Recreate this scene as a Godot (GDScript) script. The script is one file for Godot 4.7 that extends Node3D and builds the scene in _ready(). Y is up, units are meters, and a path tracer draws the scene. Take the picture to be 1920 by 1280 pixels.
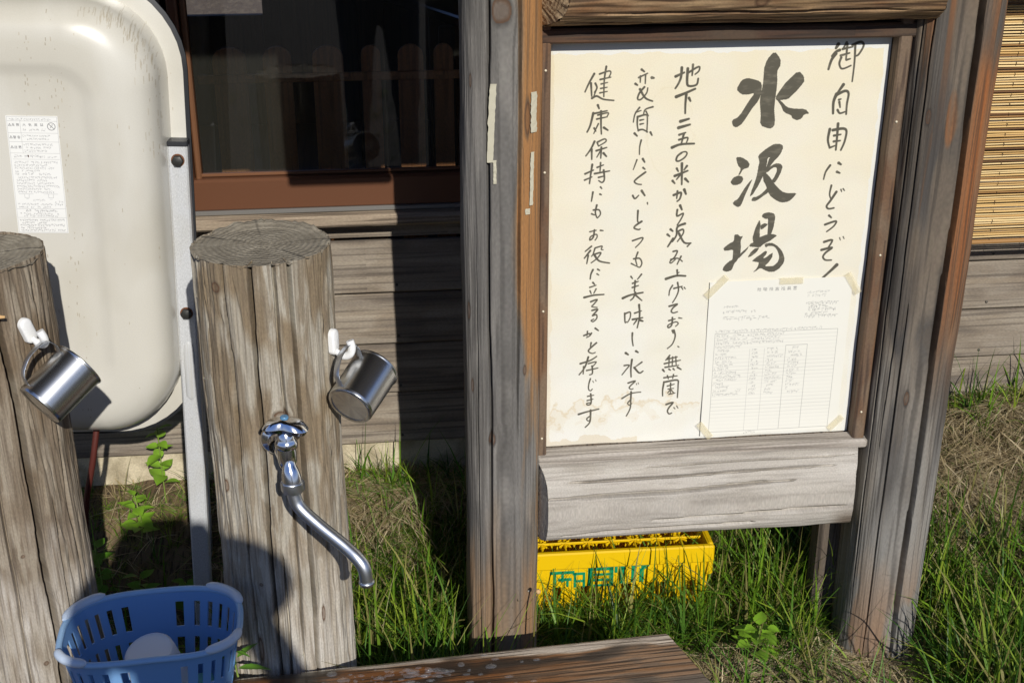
extends Node3D
# A self-service spring-water tap beside a wooden hut: log posts with a tap, a notice board on log posts, a fuel tank, long grass.

var rng := RandomNumberGenerator.new()
var sun_dir := Vector3(-0.166, -0.496, -0.852).normalized()   # the way the light travels

func _ready() -> void:
	rng.seed = 7
	light_and_lens()
	make_materials()
	build_ground()
	build_hut()
	build_inside()
	build_board()
	build_notice()
	build_logs()
	build_tank()
	build_plank()
	build_blind()
	build_tap()
	build_mugs()
	build_basket()
	build_crate()
	build_grass()
	build_weeds()
	build_photographer()

func light_and_lens() -> void:
	var cam := Camera3D.new()
	cam.name = "camera"
	cam.fov = 2.0 * rad_to_deg(atan(640.0 / 2350.0))
	cam.near = 0.02
	cam.far = 600.0
	cam.position = Vector3(0, 1.4, 0)
	cam.rotation_degrees = Vector3(-23.0, -6.6, 0)
	add_child(cam)
	cam.current = true
	var sky_mat := ProceduralSkyMaterial.new()
	sky_mat.sky_top_color = Color(0.40, 0.54, 0.80)
	sky_mat.sky_horizon_color = Color(0.78, 0.83, 0.89)
	sky_mat.sky_curve = 0.12
	sky_mat.ground_bottom_color = Color(0.24, 0.22, 0.18)
	sky_mat.ground_horizon_color = Color(0.60, 0.62, 0.62)
	var sky := Sky.new()
	sky.sky_material = sky_mat
	var env := Environment.new()
	env.background_mode = Environment.BG_SKY
	env.sky = sky
	env.background_energy_multiplier = 0.75
	env.tonemap_mode = Environment.TONE_MAPPER_LINEAR
	env.tonemap_exposure = 1.0
	env.sdfgi_enabled = true
	env.ssao_enabled = true
	env.ssil_enabled = true
	var we := WorldEnvironment.new()
	we.name = "world_environment"
	we.environment = env
	add_child(we)
	var sun := DirectionalLight3D.new()
	sun.name = "sun"
	sun.light_energy = 1.25
	sun.light_color = Color(1.0, 0.982, 0.95)
	sun.light_angular_distance = 0.5
	sun.shadow_enabled = true
	add_child(sun)
	sun.look_at_from_position(Vector3.ZERO, sun_dir, Vector3.UP)

# ---------------------------------------------------------------- nodes
var used := {}

func numbered(called: String) -> String:
	var n: int = used.get(called, 0)
	used[called] = n + 1
	return called if n == 0 else "%s_%03d" % [called, n]

func tag(o: Node3D, label: String, category: String, group := "", kind := "") -> Node3D:
	if label: o.set_meta("label", label)
	if category: o.set_meta("category", category)
	if group: o.set_meta("group", group)
	if kind: o.set_meta("kind", kind)
	return o

func thing(called: String, label: String, category: String, at := Vector3.ZERO, group := "") -> Node3D:
	var o := Node3D.new()
	o.name = numbered(called)
	add_child(o)
	o.position = at
	tag(o, label, category, group)
	return o

func put(mesh: Mesh, called: String, m: Material, parent: Node = self, xf := Transform3D()) -> MeshInstance3D:
	var o := MeshInstance3D.new()
	o.name = numbered(called) if parent == self else called
	o.mesh = mesh
	o.material_override = m
	parent.add_child(o, true)
	o.transform = xf
	return o

# ---------------------------------------------------------------- meshes
class Geo:
	# collects faces; smooth vertices are shared, flat ones are not
	var v := PackedVector3Array()
	var n := PackedVector3Array()
	var t := PackedVector2Array()
	var c := PackedColorArray()
	var i := PackedInt32Array()

	func tri(a: Vector3, b: Vector3, d: Vector3, o := Vector2.ZERO) -> void:
		var k := (d - a).cross(b - a).normalized()
		for p: Vector3 in [a, b, d]:
			i.append(v.size())
			v.append(p)
			n.append(k)
			var q := k.abs()
			if q.z >= q.x and q.z >= q.y: t.append(Vector2(p.x, -p.y) + o)
			elif q.y >= q.x: t.append(Vector2(p.x, p.z) + o)
			else: t.append(Vector2(p.z, -p.y) + o)

	func quad(a: Vector3, b: Vector3, d: Vector3, e: Vector3, o := Vector2.ZERO) -> void:
		tri(a, b, d, o)
		tri(a, d, e, o)

	func grid(nu: int, nv: int, p: PackedVector3Array, uv: PackedVector2Array) -> void:
		var base := v.size()
		var nn := PackedVector3Array()
		nn.resize(p.size())
		for j in nv:
			for q in nu:
				var a := j * (nu + 1) + q
				var b := a + 1
				var d := a + nu + 2
				var e := a + nu + 1
				i.append_array([base + a, base + b, base + d, base + a, base + d, base + e])
				var k1 := (p[d] - p[a]).cross(p[b] - p[a])
				var k2 := (p[e] - p[a]).cross(p[d] - p[a])
				nn[a] += k1 + k2
				nn[b] += k1
				nn[d] += k1 + k2
				nn[e] += k2
		if nu > 2 and p[0].distance_to(p[nu]) < 1e-5:
			for j in nv + 1:
				var s := nn[j * (nu + 1)] + nn[j * (nu + 1) + nu]
				nn[j * (nu + 1)] = s
				nn[j * (nu + 1) + nu] = s
		for k in p.size():
			v.append(p[k])
			n.append(nn[k].normalized())
			t.append(uv[k] if uv.size() else Vector2.ZERO)

	func mesh() -> ArrayMesh:
		var a := []
		a.resize(Mesh.ARRAY_MAX)
		a[Mesh.ARRAY_VERTEX] = v
		a[Mesh.ARRAY_NORMAL] = n
		a[Mesh.ARRAY_TEX_UV] = t
		if c.size() == v.size(): a[Mesh.ARRAY_COLOR] = c
		a[Mesh.ARRAY_INDEX] = i
		var m := ArrayMesh.new()
		m.add_surface_from_arrays(Mesh.PRIMITIVE_TRIANGLES, a)
		return m

func add_box(g: Geo, s: Vector3, b := 0.0, at := Vector3.ZERO, o := Vector2.ZERO, turn := Basis()) -> void:
	# a box of size s about at, its edges cut off by b
	var h := s / 2
	b = minf(b, minf(h.x, minf(h.y, h.z)) * 0.9)
	var ring := func(y: float, ins: float) -> Array:
		var x := h.x - ins
		var z := h.z - ins
		return [Vector3(-x + b, y, z), Vector3(x - b, y, z), Vector3(x, y, z - b), Vector3(x, y, -z + b), Vector3(x - b, y, -z), Vector3(-x + b, y, -z), Vector3(-x, y, -z + b), Vector3(-x, y, z - b)]
	var rs := [ring.call(-h.y, b), ring.call(-h.y + b, 0.0), ring.call(h.y - b, 0.0), ring.call(h.y, b)]
	if b <= 0.0:
		rs = [ring.call(-h.y, 0.0), ring.call(h.y, 0.0)]
	for r in rs.size() - 1:
		for k in 8:
			var m := (k + 1) % 8
			var p: Vector3 = rs[r][k]
			var q: Vector3 = rs[r][m]
			if p.distance_to(q) < 1e-6: continue
			var e: Vector3 = rs[r + 1][m]
			var f: Vector3 = rs[r + 1][k]
			g.quad(at + turn * p, at + turn * f, at + turn * e, at + turn * q, o)
	for k in range(1, 7):
		var top: Array = rs[-1]
		var bot: Array = rs[0]
		g.tri(at + turn * top[0], at + turn * top[k + 1], at + turn * top[k], o)
		g.tri(at + turn * bot[0], at + turn * bot[k], at + turn * bot[k + 1], o)

func box(s: Vector3, b := 0.0, o := Vector2.ZERO, at := Vector3.ZERO) -> ArrayMesh:
	var g := Geo.new()
	add_box(g, s, b, at, o)
	return g.mesh()

func add_tube(g: Geo, pts: Array, radii: Array, sides := 10, caps := true) -> void:
	var p := PackedVector3Array()
	var uv := PackedVector2Array()
	var side := Vector3.ZERO
	var run := 0.0
	for k in pts.size():
		var a: Vector3 = pts[maxi(k - 1, 0)]
		var b: Vector3 = pts[mini(k + 1, pts.size() - 1)]
		var d := (b - a).normalized()
		if side == Vector3.ZERO:
			side = d.cross(Vector3.UP if absf(d.y) < 0.9 else Vector3.RIGHT).normalized()
		side = (side - d * side.dot(d)).normalized()
		var up := side.cross(d)
		if k > 0: run += (pts[k] as Vector3).distance_to(pts[k - 1])
		var r: float = radii[mini(k, radii.size() - 1)]
		for s in sides + 1:
			var an := TAU * (s % sides) / sides
			p.append(pts[k] + (side * cos(an) + up * sin(an)) * r)
			uv.append(Vector2(float(s) / sides, run))
	g.grid(sides, pts.size() - 1, p, uv)
	if caps:
		var last := (pts.size() - 1) * (sides + 1)
		for s in range(1, sides - 1):
			g.tri(p[0], p[s], p[s + 1])
			g.tri(p[last], p[last + s + 1], p[last + s])

func tube(pts: Array, radii: Array, sides := 10, caps := true) -> ArrayMesh:
	var g := Geo.new()
	add_tube(g, pts, radii, sides, caps)
	return g.mesh()

func smooth_path(pts: Array, steps := 6) -> Array:
	var out := []
	for k in pts.size() - 1:
		var a: Vector3 = pts[maxi(k - 1, 0)]
		var b: Vector3 = pts[k]
		var d: Vector3 = pts[k + 1]
		var e: Vector3 = pts[mini(k + 2, pts.size() - 1)]
		for s in steps:
			out.append(b.cubic_interpolate(d, a, e, float(s) / steps))
	out.append(pts[-1])
	return out

func add_lathe(g: Geo, prof: Array, sides := 32, xf := Transform3D()) -> void:
	# prof: Vector2(radius, height), from bottom to top on the outside; repeat a point for a hard edge
	var part := []
	for k in prof.size():
		part.append(prof[k])
		if k == prof.size() - 1 or (k > 0 and (prof[k] as Vector2).is_equal_approx(prof[k + 1])):
			if part.size() > 1:
				var p := PackedVector3Array()
				var uv := PackedVector2Array()
				for q: Vector2 in part:
					for s in sides + 1:
						var an := TAU * (s % sides) / sides
						p.append(xf * Vector3(q.x * cos(an), q.y, q.x * sin(an)))
						uv.append(Vector2(float(s) / sides, q.y))
				g.grid(sides, part.size() - 1, p, uv)
			part = []

func lathe(prof: Array, sides := 32, xf := Transform3D()) -> ArrayMesh:
	var g := Geo.new()
	add_lathe(g, prof, sides, xf)
	return g.mesh()

func frame(y: Vector3, xhint: Vector3, at: Vector3) -> Transform3D:
	y = y.normalized()
	var x := (xhint - y * xhint.dot(y)).normalized()
	return Transform3D(Basis(x, y, x.cross(y)), at)

# ---------------------------------------------------------------- noise, textures, materials
func noise(sd: int, freq: float, octaves := 3) -> FastNoiseLite:
	var f := FastNoiseLite.new()
	f.noise_type = FastNoiseLite.TYPE_SIMPLEX_SMOOTH
	f.seed = sd
	f.frequency = freq
	f.fractal_octaves = octaves
	return f

func noise_bytes(w: int, h: int, sd: int, freq: float, sx := 1.0, sy := 1.0, octaves := 3) -> PackedByteArray:
	# noise drawn out by sx and sy
	var im := noise(sd, freq, octaves).get_seamless_image(maxi(8, int(w / sx)), maxi(8, int(h / sy)))
	im.resize(w, h, Image.INTERPOLATE_CUBIC)
	im.convert(Image.FORMAT_L8)
	return im.get_data()

func srgb(r: int, g: int, b: int) -> Color:
	return Color8(r, g, b)

func mat(c: Color, rough := 0.7, metal := 0.0) -> StandardMaterial3D:
	var m := StandardMaterial3D.new()
	m.albedo_color = c
	m.roughness = rough
	m.metallic = metal
	return m

func tex_mat(pair: Array, rough := 0.85, relief := 0.15, scale := Vector3.ONE) -> StandardMaterial3D:
	var m := StandardMaterial3D.new()
	m.albedo_texture = pair[0]
	m.roughness = rough
	if relief > 0.0:
		m.heightmap_enabled = true
		m.heightmap_texture = pair[1]
		m.heightmap_scale = relief
	m.uv1_scale = scale
	return m

func wood(w: int, h: int, sd: int, pal: Array, streak: float, patch: float, stain = null, knots := [], turned := false, grain := 24.0, finer := 1.0) -> Array:
	# weathered wood, grain running up the picture. pal: two tones of the grain, dark streak, patch, stain
	var a := noise_bytes(w, h, sd, 0.03 * finer, 1.0, grain)
	var b := noise_bytes(w, h, sd + 1, 0.13 * sqrt(finer), 1.0, grain * 1.6, 2)
	var c := noise_bytes(w, h, sd + 2, 0.012, 1.0, 3.0)
	var d := noise_bytes(w, h, sd + 3, 0.35, 1.0, 2.5, 2)
	var fl := noise_bytes(w, h, sd + 4, 0.03, 1.0, 7.0, 4)
	var rgb := PackedByteArray()
	rgb.resize(w * h * 3)
	var hi := PackedByteArray()
	hi.resize(w * h)
	var p0: Color = pal[0]
	var p1: Color = pal[1]
	var p2: Color = pal[2]
	var p3: Color = pal[3]
	var p4: Color = pal[4] if pal.size() > 4 else p3
	var p5: Color = pal[5] if pal.size() > 5 else p3
	var knot_dark := srgb(84, 58, 40)
	for y in h:
		var vy := float(y) / h
		for x in w:
			var k := y * w + x
			var xs := x
			var kn := 9.0
			for q: Array in knots:
				var ex: float = (x - q[0] * w) / q[2]
				var ey: float = (y - q[1] * h) / q[3]
				var e := sqrt(ex * ex + ey * ey)
				if e < 4.0:
					xs = clampi(int(x - ex / maxf(e, 0.3) * q[2] * 1.6 * exp(-e * 0.55)), 0, w - 1)
					kn = minf(kn, e)
			var ks := y * w + xs
			var na := a[ks] / 255.0
			var nb := b[ks] / 255.0
			var nc := c[k] / 255.0
			var col := p0.lerp(p1, clampf((na - 0.5) * 1.15 + 0.5, 0.0, 1.0))
			col = col.lerp(p3, clampf((nc - 0.48) * 5.0, 0.0, 1.0) * patch)
			var flake := clampf((fl[ks] / 255.0 - 0.53) * 14.0, 0.0, 1.0)
			col = col.lerp(p3.lerp(p2, 0.25), flake * patch * 0.55)
			if stain != null:
				var st = stain.call(float(x) / w, vy, nc, na)
				if st is Vector2:
					col = col.lerp(p5, clampf(st.y, 0.0, 1.0))
					st = st.x
				col = col.lerp(p4, clampf(st, 0.0, 1.0))
			var dk := clampf((nb - 0.56) * 5.0, 0.0, 1.0) * streak
			col = col.lerp(p2, dk)
			if kn < 1.0:
				col = col.lerp(knot_dark, 0.35 + 0.55 * clampf(kn * 3.0 - 1.8, 0.0, 1.0))
			elif kn < 1.5:
				col = col.lerp(p2, (1.5 - kn) * 1.2)
			var f := 0.91 + 0.18 * d[k] / 255.0
			rgb[k * 3] = clampi(int(col.r8 * f), 0, 255)
			rgb[k * 3 + 1] = clampi(int(col.g8 * f), 0, 255)
			rgb[k * 3 + 2] = clampi(int(col.b8 * f), 0, 255)
			hi[k] = clampi(int(165.0 + (na - 0.5) * 60.0 - dk * 80.0 - flake * 45.0 + (d[k] - 128) * 0.05), 0, 255)
	var im := Image.create_from_data(w, h, false, Image.FORMAT_RGB8, rgb)
	var ih := Image.create_from_data(w, h, false, Image.FORMAT_L8, hi)
	if turned:
		im.rotate_90(CLOCKWISE)
		ih.rotate_90(CLOCKWISE)
	return [ImageTexture.create_from_image(im), ImageTexture.create_from_image(ih)]

func rings(sz: int, sd: int, ca: Color, cb: Color, cx := 0.5, cy := 0.5) -> Array:
	# sawn end of a log
	var nz := noise(sd, 2.2)
	var fine := noise(sd + 1, 38.0)
	var im := Image.create(sz, sz, false, Image.FORMAT_RGB8)
	var ih := Image.create(sz, sz, false, Image.FORMAT_L8)
	for y in sz:
		for x in sz:
			var u := float(x) / sz - cx
			var w := float(y) / sz - cy
			var r := sqrt(u * u + w * w) + 0.03 * nz.get_noise_2d(u, w)
			var s := 0.5 + 0.5 * sin(r * 150.0)
			var an := atan2(w, u)
			var ray := clampf((noise_ray(an, sd) - 0.93) * 14.0, 0.0, 1.0) * smoothstep(0.05, 0.3, r)
			var f := 0.5 + 0.5 * fine.get_noise_2d(u, w)
			var col := ca.lerp(cb, clampf(s * 0.22 + 0.6 * (0.5 + 0.8 * nz.get_noise_2d(u * 2.0 + 9.0, w * 2.0)) + 0.15 * f, 0.0, 1.0))
			im.set_pixel(x, y, col.lerp(ca.darkened(0.5), ray * 0.6))
			ih.set_pixel(x, y, Color.from_hsv(0, 0, clampf(0.35 + 0.3 * s + 0.35 * f - 0.4 * ray, 0.0, 1.0)))
	return [ImageTexture.create_from_image(im), ImageTexture.create_from_image(ih)]

func noise_ray(an: float, sd: int) -> float:
	return 0.5 + 0.25 * sin(an * 7.0 + sd) + 0.25 * sin(an * 19.0 + sd * 2.0)

func speckle(w: int, h: int, sd: int, base: Color, other: Color, freq: float, lo: float, hi_: float, sx := 1.0, sy := 1.0, grit := 0.2) -> Array:
	# a plain colour with patches of another and a fine grain
	var a := noise_bytes(w, h, sd, freq, sx, sy, 4)
	var b := noise_bytes(w, h, sd + 1, 0.4, 1.0, 1.0, 2)
	var rgb := PackedByteArray()
	rgb.resize(w * h * 3)
	for k in w * h:
		var m := clampf((a[k] / 255.0 - lo) / (hi_ - lo), 0.0, 1.0)
		var f := 1.0 - grit / 2 + grit * b[k] / 255.0
		rgb[k * 3] = mini(255, int(lerpf(base.r8, other.r8, m) * f))
		rgb[k * 3 + 1] = mini(255, int(lerpf(base.g8, other.g8, m) * f))
		rgb[k * 3 + 2] = mini(255, int(lerpf(base.b8, other.b8, m) * f))
	return [ImageTexture.create_from_image(Image.create_from_data(w, h, false, Image.FORMAT_RGB8, rgb)), ImageTexture.create_from_image(Image.create_from_data(w, h, false, Image.FORMAT_L8, b))]

var M := {}

func make_materials() -> void:
	# siding: grey-brown boards, grain along the picture
	for k in 3:
		var t := wood(384, 1024, 40 + k * 11, [srgb(158, 147, 131), srgb(126, 116, 104), srgb(76, 68, 61), srgb(130, 115, 97), srgb(100, 92, 84)], 0.5, 0.5, func(_u, _v, n, a): return 0.8 * clampf((n - 0.5) * 4.0, 0.0, 1.0) * clampf(a * 2.0 - 0.6, 0.0, 1.0), [[0.3 + 0.2 * k, 0.35, 10.0, 26.0]], true, 36.0)
		M["siding%d" % k] = tex_mat(t, 0.9, 0.14, Vector3(0.8, 2.2, 1))
	M.trim = tex_mat(wood(256, 1024, 91, [srgb(176, 160, 138), srgb(142, 126, 108), srgb(84, 72, 60), srgb(150, 134, 116)], 0.7, 0.6, null, [], true, 30.0), 0.9, 0.2, Vector3(0.9, 4.0, 1))
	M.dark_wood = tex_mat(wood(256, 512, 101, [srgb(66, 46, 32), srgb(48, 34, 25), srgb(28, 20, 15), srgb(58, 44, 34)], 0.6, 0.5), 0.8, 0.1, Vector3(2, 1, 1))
	M.brown_metal = mat(srgb(110, 72, 50), 0.4, 0.2)
	M.brown_edge = mat(srgb(122, 84, 58), 0.4, 0.2)
	var glass := mat(Color(0.55, 0.55, 0.5, 0.035), 0.02)
	glass.transparency = BaseMaterial3D.TRANSPARENCY_ALPHA
	M.glass = glass
	M.concrete = tex_mat(speckle(256, 256, 111, srgb(204, 192, 164), srgb(164, 152, 126), 0.02, 0.4, 0.75), 0.95, 0.05, Vector3(2, 2, 1))
	M.steel_nail = mat(srgb(90, 86, 80), 0.5, 0.7)
	M.white_nail = mat(srgb(225, 215, 190), 0.4, 0.2)
	M.chrome = mat(srgb(236, 238, 242), 0.16, 1.0)
	M.chrome_dull = mat(srgb(206, 210, 216), 0.36, 1.0)
	M.stainless = tex_mat(speckle(256, 256, 121, srgb(214, 214, 212), srgb(194, 194, 194), 0.05, 0.3, 0.8, 1.0, 8.0, 0.06), 0.27, 0.0)
	M.stainless.metallic = 1.0
	M.white_plastic = mat(srgb(238, 238, 236), 0.35)
	M.gasket = mat(srgb(40, 42, 46), 0.5)
	M.leg_metal = tex_mat(speckle(256, 256, 131, srgb(196, 198, 200), srgb(190, 190, 187), 0.01, 0.4, 0.8), 0.4, 0.0, Vector3(4, 2, 1))
	M.rust = mat(srgb(112, 72, 48), 0.9)
	M.bolt = mat(srgb(70, 70, 68), 0.45, 0.6)
	M.red_pipe = mat(srgb(84, 34, 26), 0.6)
	M.thread = mat(srgb(96, 76, 48), 0.9)
	M.blue_button = mat(srgb(84, 130, 164), 0.25)
	M.blue_plastic = translucent(srgb(120, 164, 212))
	M.pale_blue_plastic = translucent(srgb(150, 188, 224))
	M.white_blue_plastic = translucent(srgb(200, 214, 230))
	M.sponge = mat(srgb(110, 176, 170), 0.95)
	M.yellow = translucent(srgb(238, 196, 10))
	M.green_print = mat(srgb(0, 140, 96), 0.5)
	M.weed_stem = mat(srgb(120, 140, 60), 0.6)
	M.clothes = mat(srgb(52, 54, 62), 0.9)
	M.straw_hat = mat(srgb(206, 184, 136), 0.9)
	more_materials()

func translucent(c: Color) -> StandardMaterial3D:
	var m := mat(c, 0.38)
	m.backlight_enabled = true
	m.backlight = Color(0.35, 0.35, 0.35)
	return m

# ---------------------------------------------------------------- ground
func ground_y(x: float, z: float) -> float:
	var behind := smoothstep(-2.18, -2.55, z)
	var rise := 0.16
	if x > 0.15 and x < 0.85: rise = 0.16 - 0.09 * sin((x - 0.15) / 0.7 * PI)
	if x > 0.85: rise = 0.16 + 0.07 * smoothstep(0.85, 1.3, x)
	if z < -2.56: rise *= smoothstep(-8.0, -2.6, z)
	var right := 0.05 * smoothstep(1.05, 1.5, x) * smoothstep(-1.3, -1.9, z)
	return -0.19 + behind * rise + right + (0.018 * bumps.get_noise_2d(x, z) if absf(x) < 6.0 and absf(z) < 8.0 else 0.0)

var bumps := noise(5, 3.0, 3)

func steps(mid_lo: float, mid_hi: float, fine: float, far: float) -> PackedFloat32Array:
	var out := PackedFloat32Array()
	var back := []
	var s := fine
	var p := mid_lo
	while p > -far:
		s *= 1.5
		p -= s
		back.push_front(p)
	for q: float in back: out.append(q)
	p = mid_lo
	while p <= mid_hi:
		out.append(p)
		p += fine
	s = fine
	while p < far:
		out.append(p)
		s *= 1.5
		p += s
	out.append(p)
	return out

func build_ground() -> void:
	var xs := steps(-1.2, 2.4, 0.022, 250.0)
	var zs := steps(-2.72, -1.0, 0.022, 250.0)
	var p := PackedVector3Array()
	var uv := PackedVector2Array()
	for z in zs:
		for x in xs:
			p.append(Vector3(x, ground_y(x, z), z))
			uv.append(Vector2(x, z))
	var g := Geo.new()
	g.grid(xs.size() - 1, zs.size() - 1, p, uv)
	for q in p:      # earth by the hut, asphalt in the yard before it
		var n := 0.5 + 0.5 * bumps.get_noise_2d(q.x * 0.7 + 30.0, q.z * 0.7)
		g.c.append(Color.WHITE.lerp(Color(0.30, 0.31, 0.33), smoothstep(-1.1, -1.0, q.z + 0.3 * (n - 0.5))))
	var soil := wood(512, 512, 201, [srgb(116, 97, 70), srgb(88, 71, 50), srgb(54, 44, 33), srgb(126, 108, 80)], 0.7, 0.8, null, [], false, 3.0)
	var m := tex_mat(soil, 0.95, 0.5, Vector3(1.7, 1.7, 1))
	var over := speckle(256, 256, 205, srgb(150, 138, 112), srgb(96, 84, 60), 0.02, 0.3, 0.7)
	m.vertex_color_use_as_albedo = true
	m.detail_enabled = false
	m.detail_albedo = over[0]
	m.detail_blend_mode = BaseMaterial3D.BLEND_MODE_MIX
	m.detail_mask = noise_texture(206)
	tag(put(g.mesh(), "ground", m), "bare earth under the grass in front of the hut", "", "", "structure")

func noise_texture(sd: int) -> ImageTexture:
	var im := noise(sd, 0.02, 4).get_image(256, 256)
	im.convert(Image.FORMAT_L8)
	return ImageTexture.create_from_image(im)

# ---------------------------------------------------------------- the hut
func build_hut() -> void:
	var hut := thing("wooden_hut", "weathered clapboard hut with brown framed window behind the tap", "building", Vector3(0, 0, -2.6))
	var rows := [[-2.2, 0.62, [0.049, 0.176, 0.297, 0.419, 0.542]], [0.624, 3.2, [0.083, 0.195, 0.318, 0.438, 0.552]]]
	var nail := lathe([Vector2(0.0, 0.0), Vector2(0.0035, 0.0), Vector2(0.003, 0.0015), Vector2(0.0, 0.002)], 8)
	var kinds := 0
	for r: Array in rows:
		var hs: Array = r[2].duplicate()
		for k in hs.size() - 1:
			kinds += 1
			clap(hut, r[0], r[1], hs[k], hs[k + 1], kinds, nail)
	var y := 0.66
	while y < 2.3:   # beside the window
		kinds += 1
		clap(hut, -2.2, -0.40, y - 0.122, y, kinds, nail)
		clap(hut, 1.19, 3.2, y - 0.108, y + 0.014, kinds + 1, nail)
		y += 0.122
	put(box(Vector3(2.82, 0.05, 0.02), 0.002, Vector2(0.3, 0.1)), "board", M.siding1, hut, Transform3D(Basis(), Vector3(-0.79, 0.5715, -0.016)))
	put(box(Vector3(0.57, 0.05, 0.02), 0.002, Vector2(0.8, 0.4)), "board", M.siding1, hut, Transform3D(Basis(), Vector3(0.911, 0.5715, -0.016)))
	put(box(Vector3(5.4, 0.72, 0.1), 0.004), "foundation", M.concrete, hut, Transform3D(Basis(), Vector3(0.5, -0.31, -0.06)))
	# window
	var sill := put(box(Vector3(1.62, 0.026, 0.09), 0.006, Vector2(0.2, 0.3)), "sill", M.trim, hut, Transform3D(Basis(Vector3.RIGHT, 0.10), Vector3(0.40, 0.6065, 0.012)))
	sill.set_meta("label", "pale grey wooden sill below the window")
	var win := put(box(Vector3(1.54, 0.068, 0.06), 0.005), "window_frame", M.brown_metal, hut, Transform3D(Basis(), Vector3(0.392, 0.660, 0.0)))
	put(box(Vector3(1.50, 0.007, 0.012), 0.002), "glazing_bead", M.brown_edge, win, Transform3D(Basis(), Vector3(0, 0.0385, 0.004)))
	put(box(Vector3(1.54, 0.010, 0.012), 0.002), "track", M.trim_metal, win, Transform3D(Basis(), Vector3(0, -0.036, 0.030)))
	put(box(Vector3(0.020, 1.2, 0.06), 0.004), "jamb", M.brown_metal, win, Transform3D(Basis(), Vector3(-0.766, 0.60, 0.002)))
	put(box(Vector3(0.012, 1.2, 0.030), 0.003), "jamb", M.brown_edge, win, Transform3D(Basis(), Vector3(-0.748, 0.60, 0.0)))
	put(box(Vector3(0.030, 1.2, 0.06), 0.004), "jamb", M.brown_metal, win, Transform3D(Basis(), Vector3(0.762, 0.60, 0.002)))
	put(box(Vector3(1.54, 0.05, 0.06), 0.004), "head_rail", M.brown_metal, win, Transform3D(Basis(), Vector3(0, 1.22, 0.0)))
	put(box(Vector3(1.488, 1.16, 0.004), 0.0), "pane", M.glass, win, Transform3D(Basis(), Vector3(0.004, 0.62, -0.002)))
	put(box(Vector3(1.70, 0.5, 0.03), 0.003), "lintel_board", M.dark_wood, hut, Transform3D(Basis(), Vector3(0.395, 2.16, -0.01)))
	# the shell: end walls, floor, roof and porch roof
	for x: float in [-2.2, 3.24]:
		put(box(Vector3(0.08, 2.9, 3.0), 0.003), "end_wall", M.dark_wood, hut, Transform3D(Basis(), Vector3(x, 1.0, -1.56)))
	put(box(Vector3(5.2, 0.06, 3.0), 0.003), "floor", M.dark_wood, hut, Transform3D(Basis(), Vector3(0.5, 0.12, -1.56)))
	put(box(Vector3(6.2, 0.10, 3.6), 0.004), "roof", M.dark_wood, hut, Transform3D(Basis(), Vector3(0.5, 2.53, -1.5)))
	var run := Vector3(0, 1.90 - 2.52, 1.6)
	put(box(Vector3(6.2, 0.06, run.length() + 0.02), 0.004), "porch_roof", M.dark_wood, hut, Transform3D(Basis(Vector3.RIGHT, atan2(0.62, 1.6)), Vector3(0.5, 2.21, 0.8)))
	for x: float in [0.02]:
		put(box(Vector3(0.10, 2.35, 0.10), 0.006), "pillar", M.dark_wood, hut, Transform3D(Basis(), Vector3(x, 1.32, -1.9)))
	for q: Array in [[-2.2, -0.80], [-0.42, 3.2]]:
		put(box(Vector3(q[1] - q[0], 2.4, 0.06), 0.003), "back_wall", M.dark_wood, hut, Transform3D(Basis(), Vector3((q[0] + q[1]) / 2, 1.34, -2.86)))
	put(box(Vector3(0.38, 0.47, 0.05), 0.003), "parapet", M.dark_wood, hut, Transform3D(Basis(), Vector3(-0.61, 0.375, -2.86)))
	# a small plank hung under the porch roof: its shade falls on the window frame
	var pl := thing("hanging_plaque", "plain wooden plaque hung on two cords under the porch roof", "plaque", Vector3(0.125, 1.243, -1.6))
	put(box(Vector3(0.215, 0.34, 0.018), 0.004, Vector2(0.4, 0.2), Vector3(0, 0.17, 0)), "plank", M.siding2, pl)
	for s: float in [-0.08, 0.08]:
		put(tube([Vector3(s, 0.33, 0.0), Vector3(s, 0.86, 0.0)], [0.002], 6), "cord", M.dark_wood, pl)

func clap(hut: Node3D, x0: float, x1: float, y0: float, y1: float, k: int, nail: Mesh) -> void:
	# one lapped board, its lower edge proud of the board below
	var w := x1 - x0
	var h := y1 - y0 - 0.006
	var o := Vector2(fmod(k * 0.37, 1.0), fmod(k * 0.281, 1.0))
	var b := put(box(Vector3(w, h, 0.016), 0.0025, o), "board", M["siding%d" % (k % 3)], hut, Transform3D(Basis(Vector3.RIGHT, -0.10), Vector3((x0 + x1) / 2, (y0 + y1) / 2, -0.006)))
	for x: float in [-0.32, 0.045, 1.42]:
		if x > x0 and x < x1:
			put(nail, "nail", M.steel_nail, b, Transform3D(Basis(Vector3.RIGHT, PI / 2), Vector3(x - (x0 + x1) / 2, -h * 0.36, 0.008)))

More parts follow.
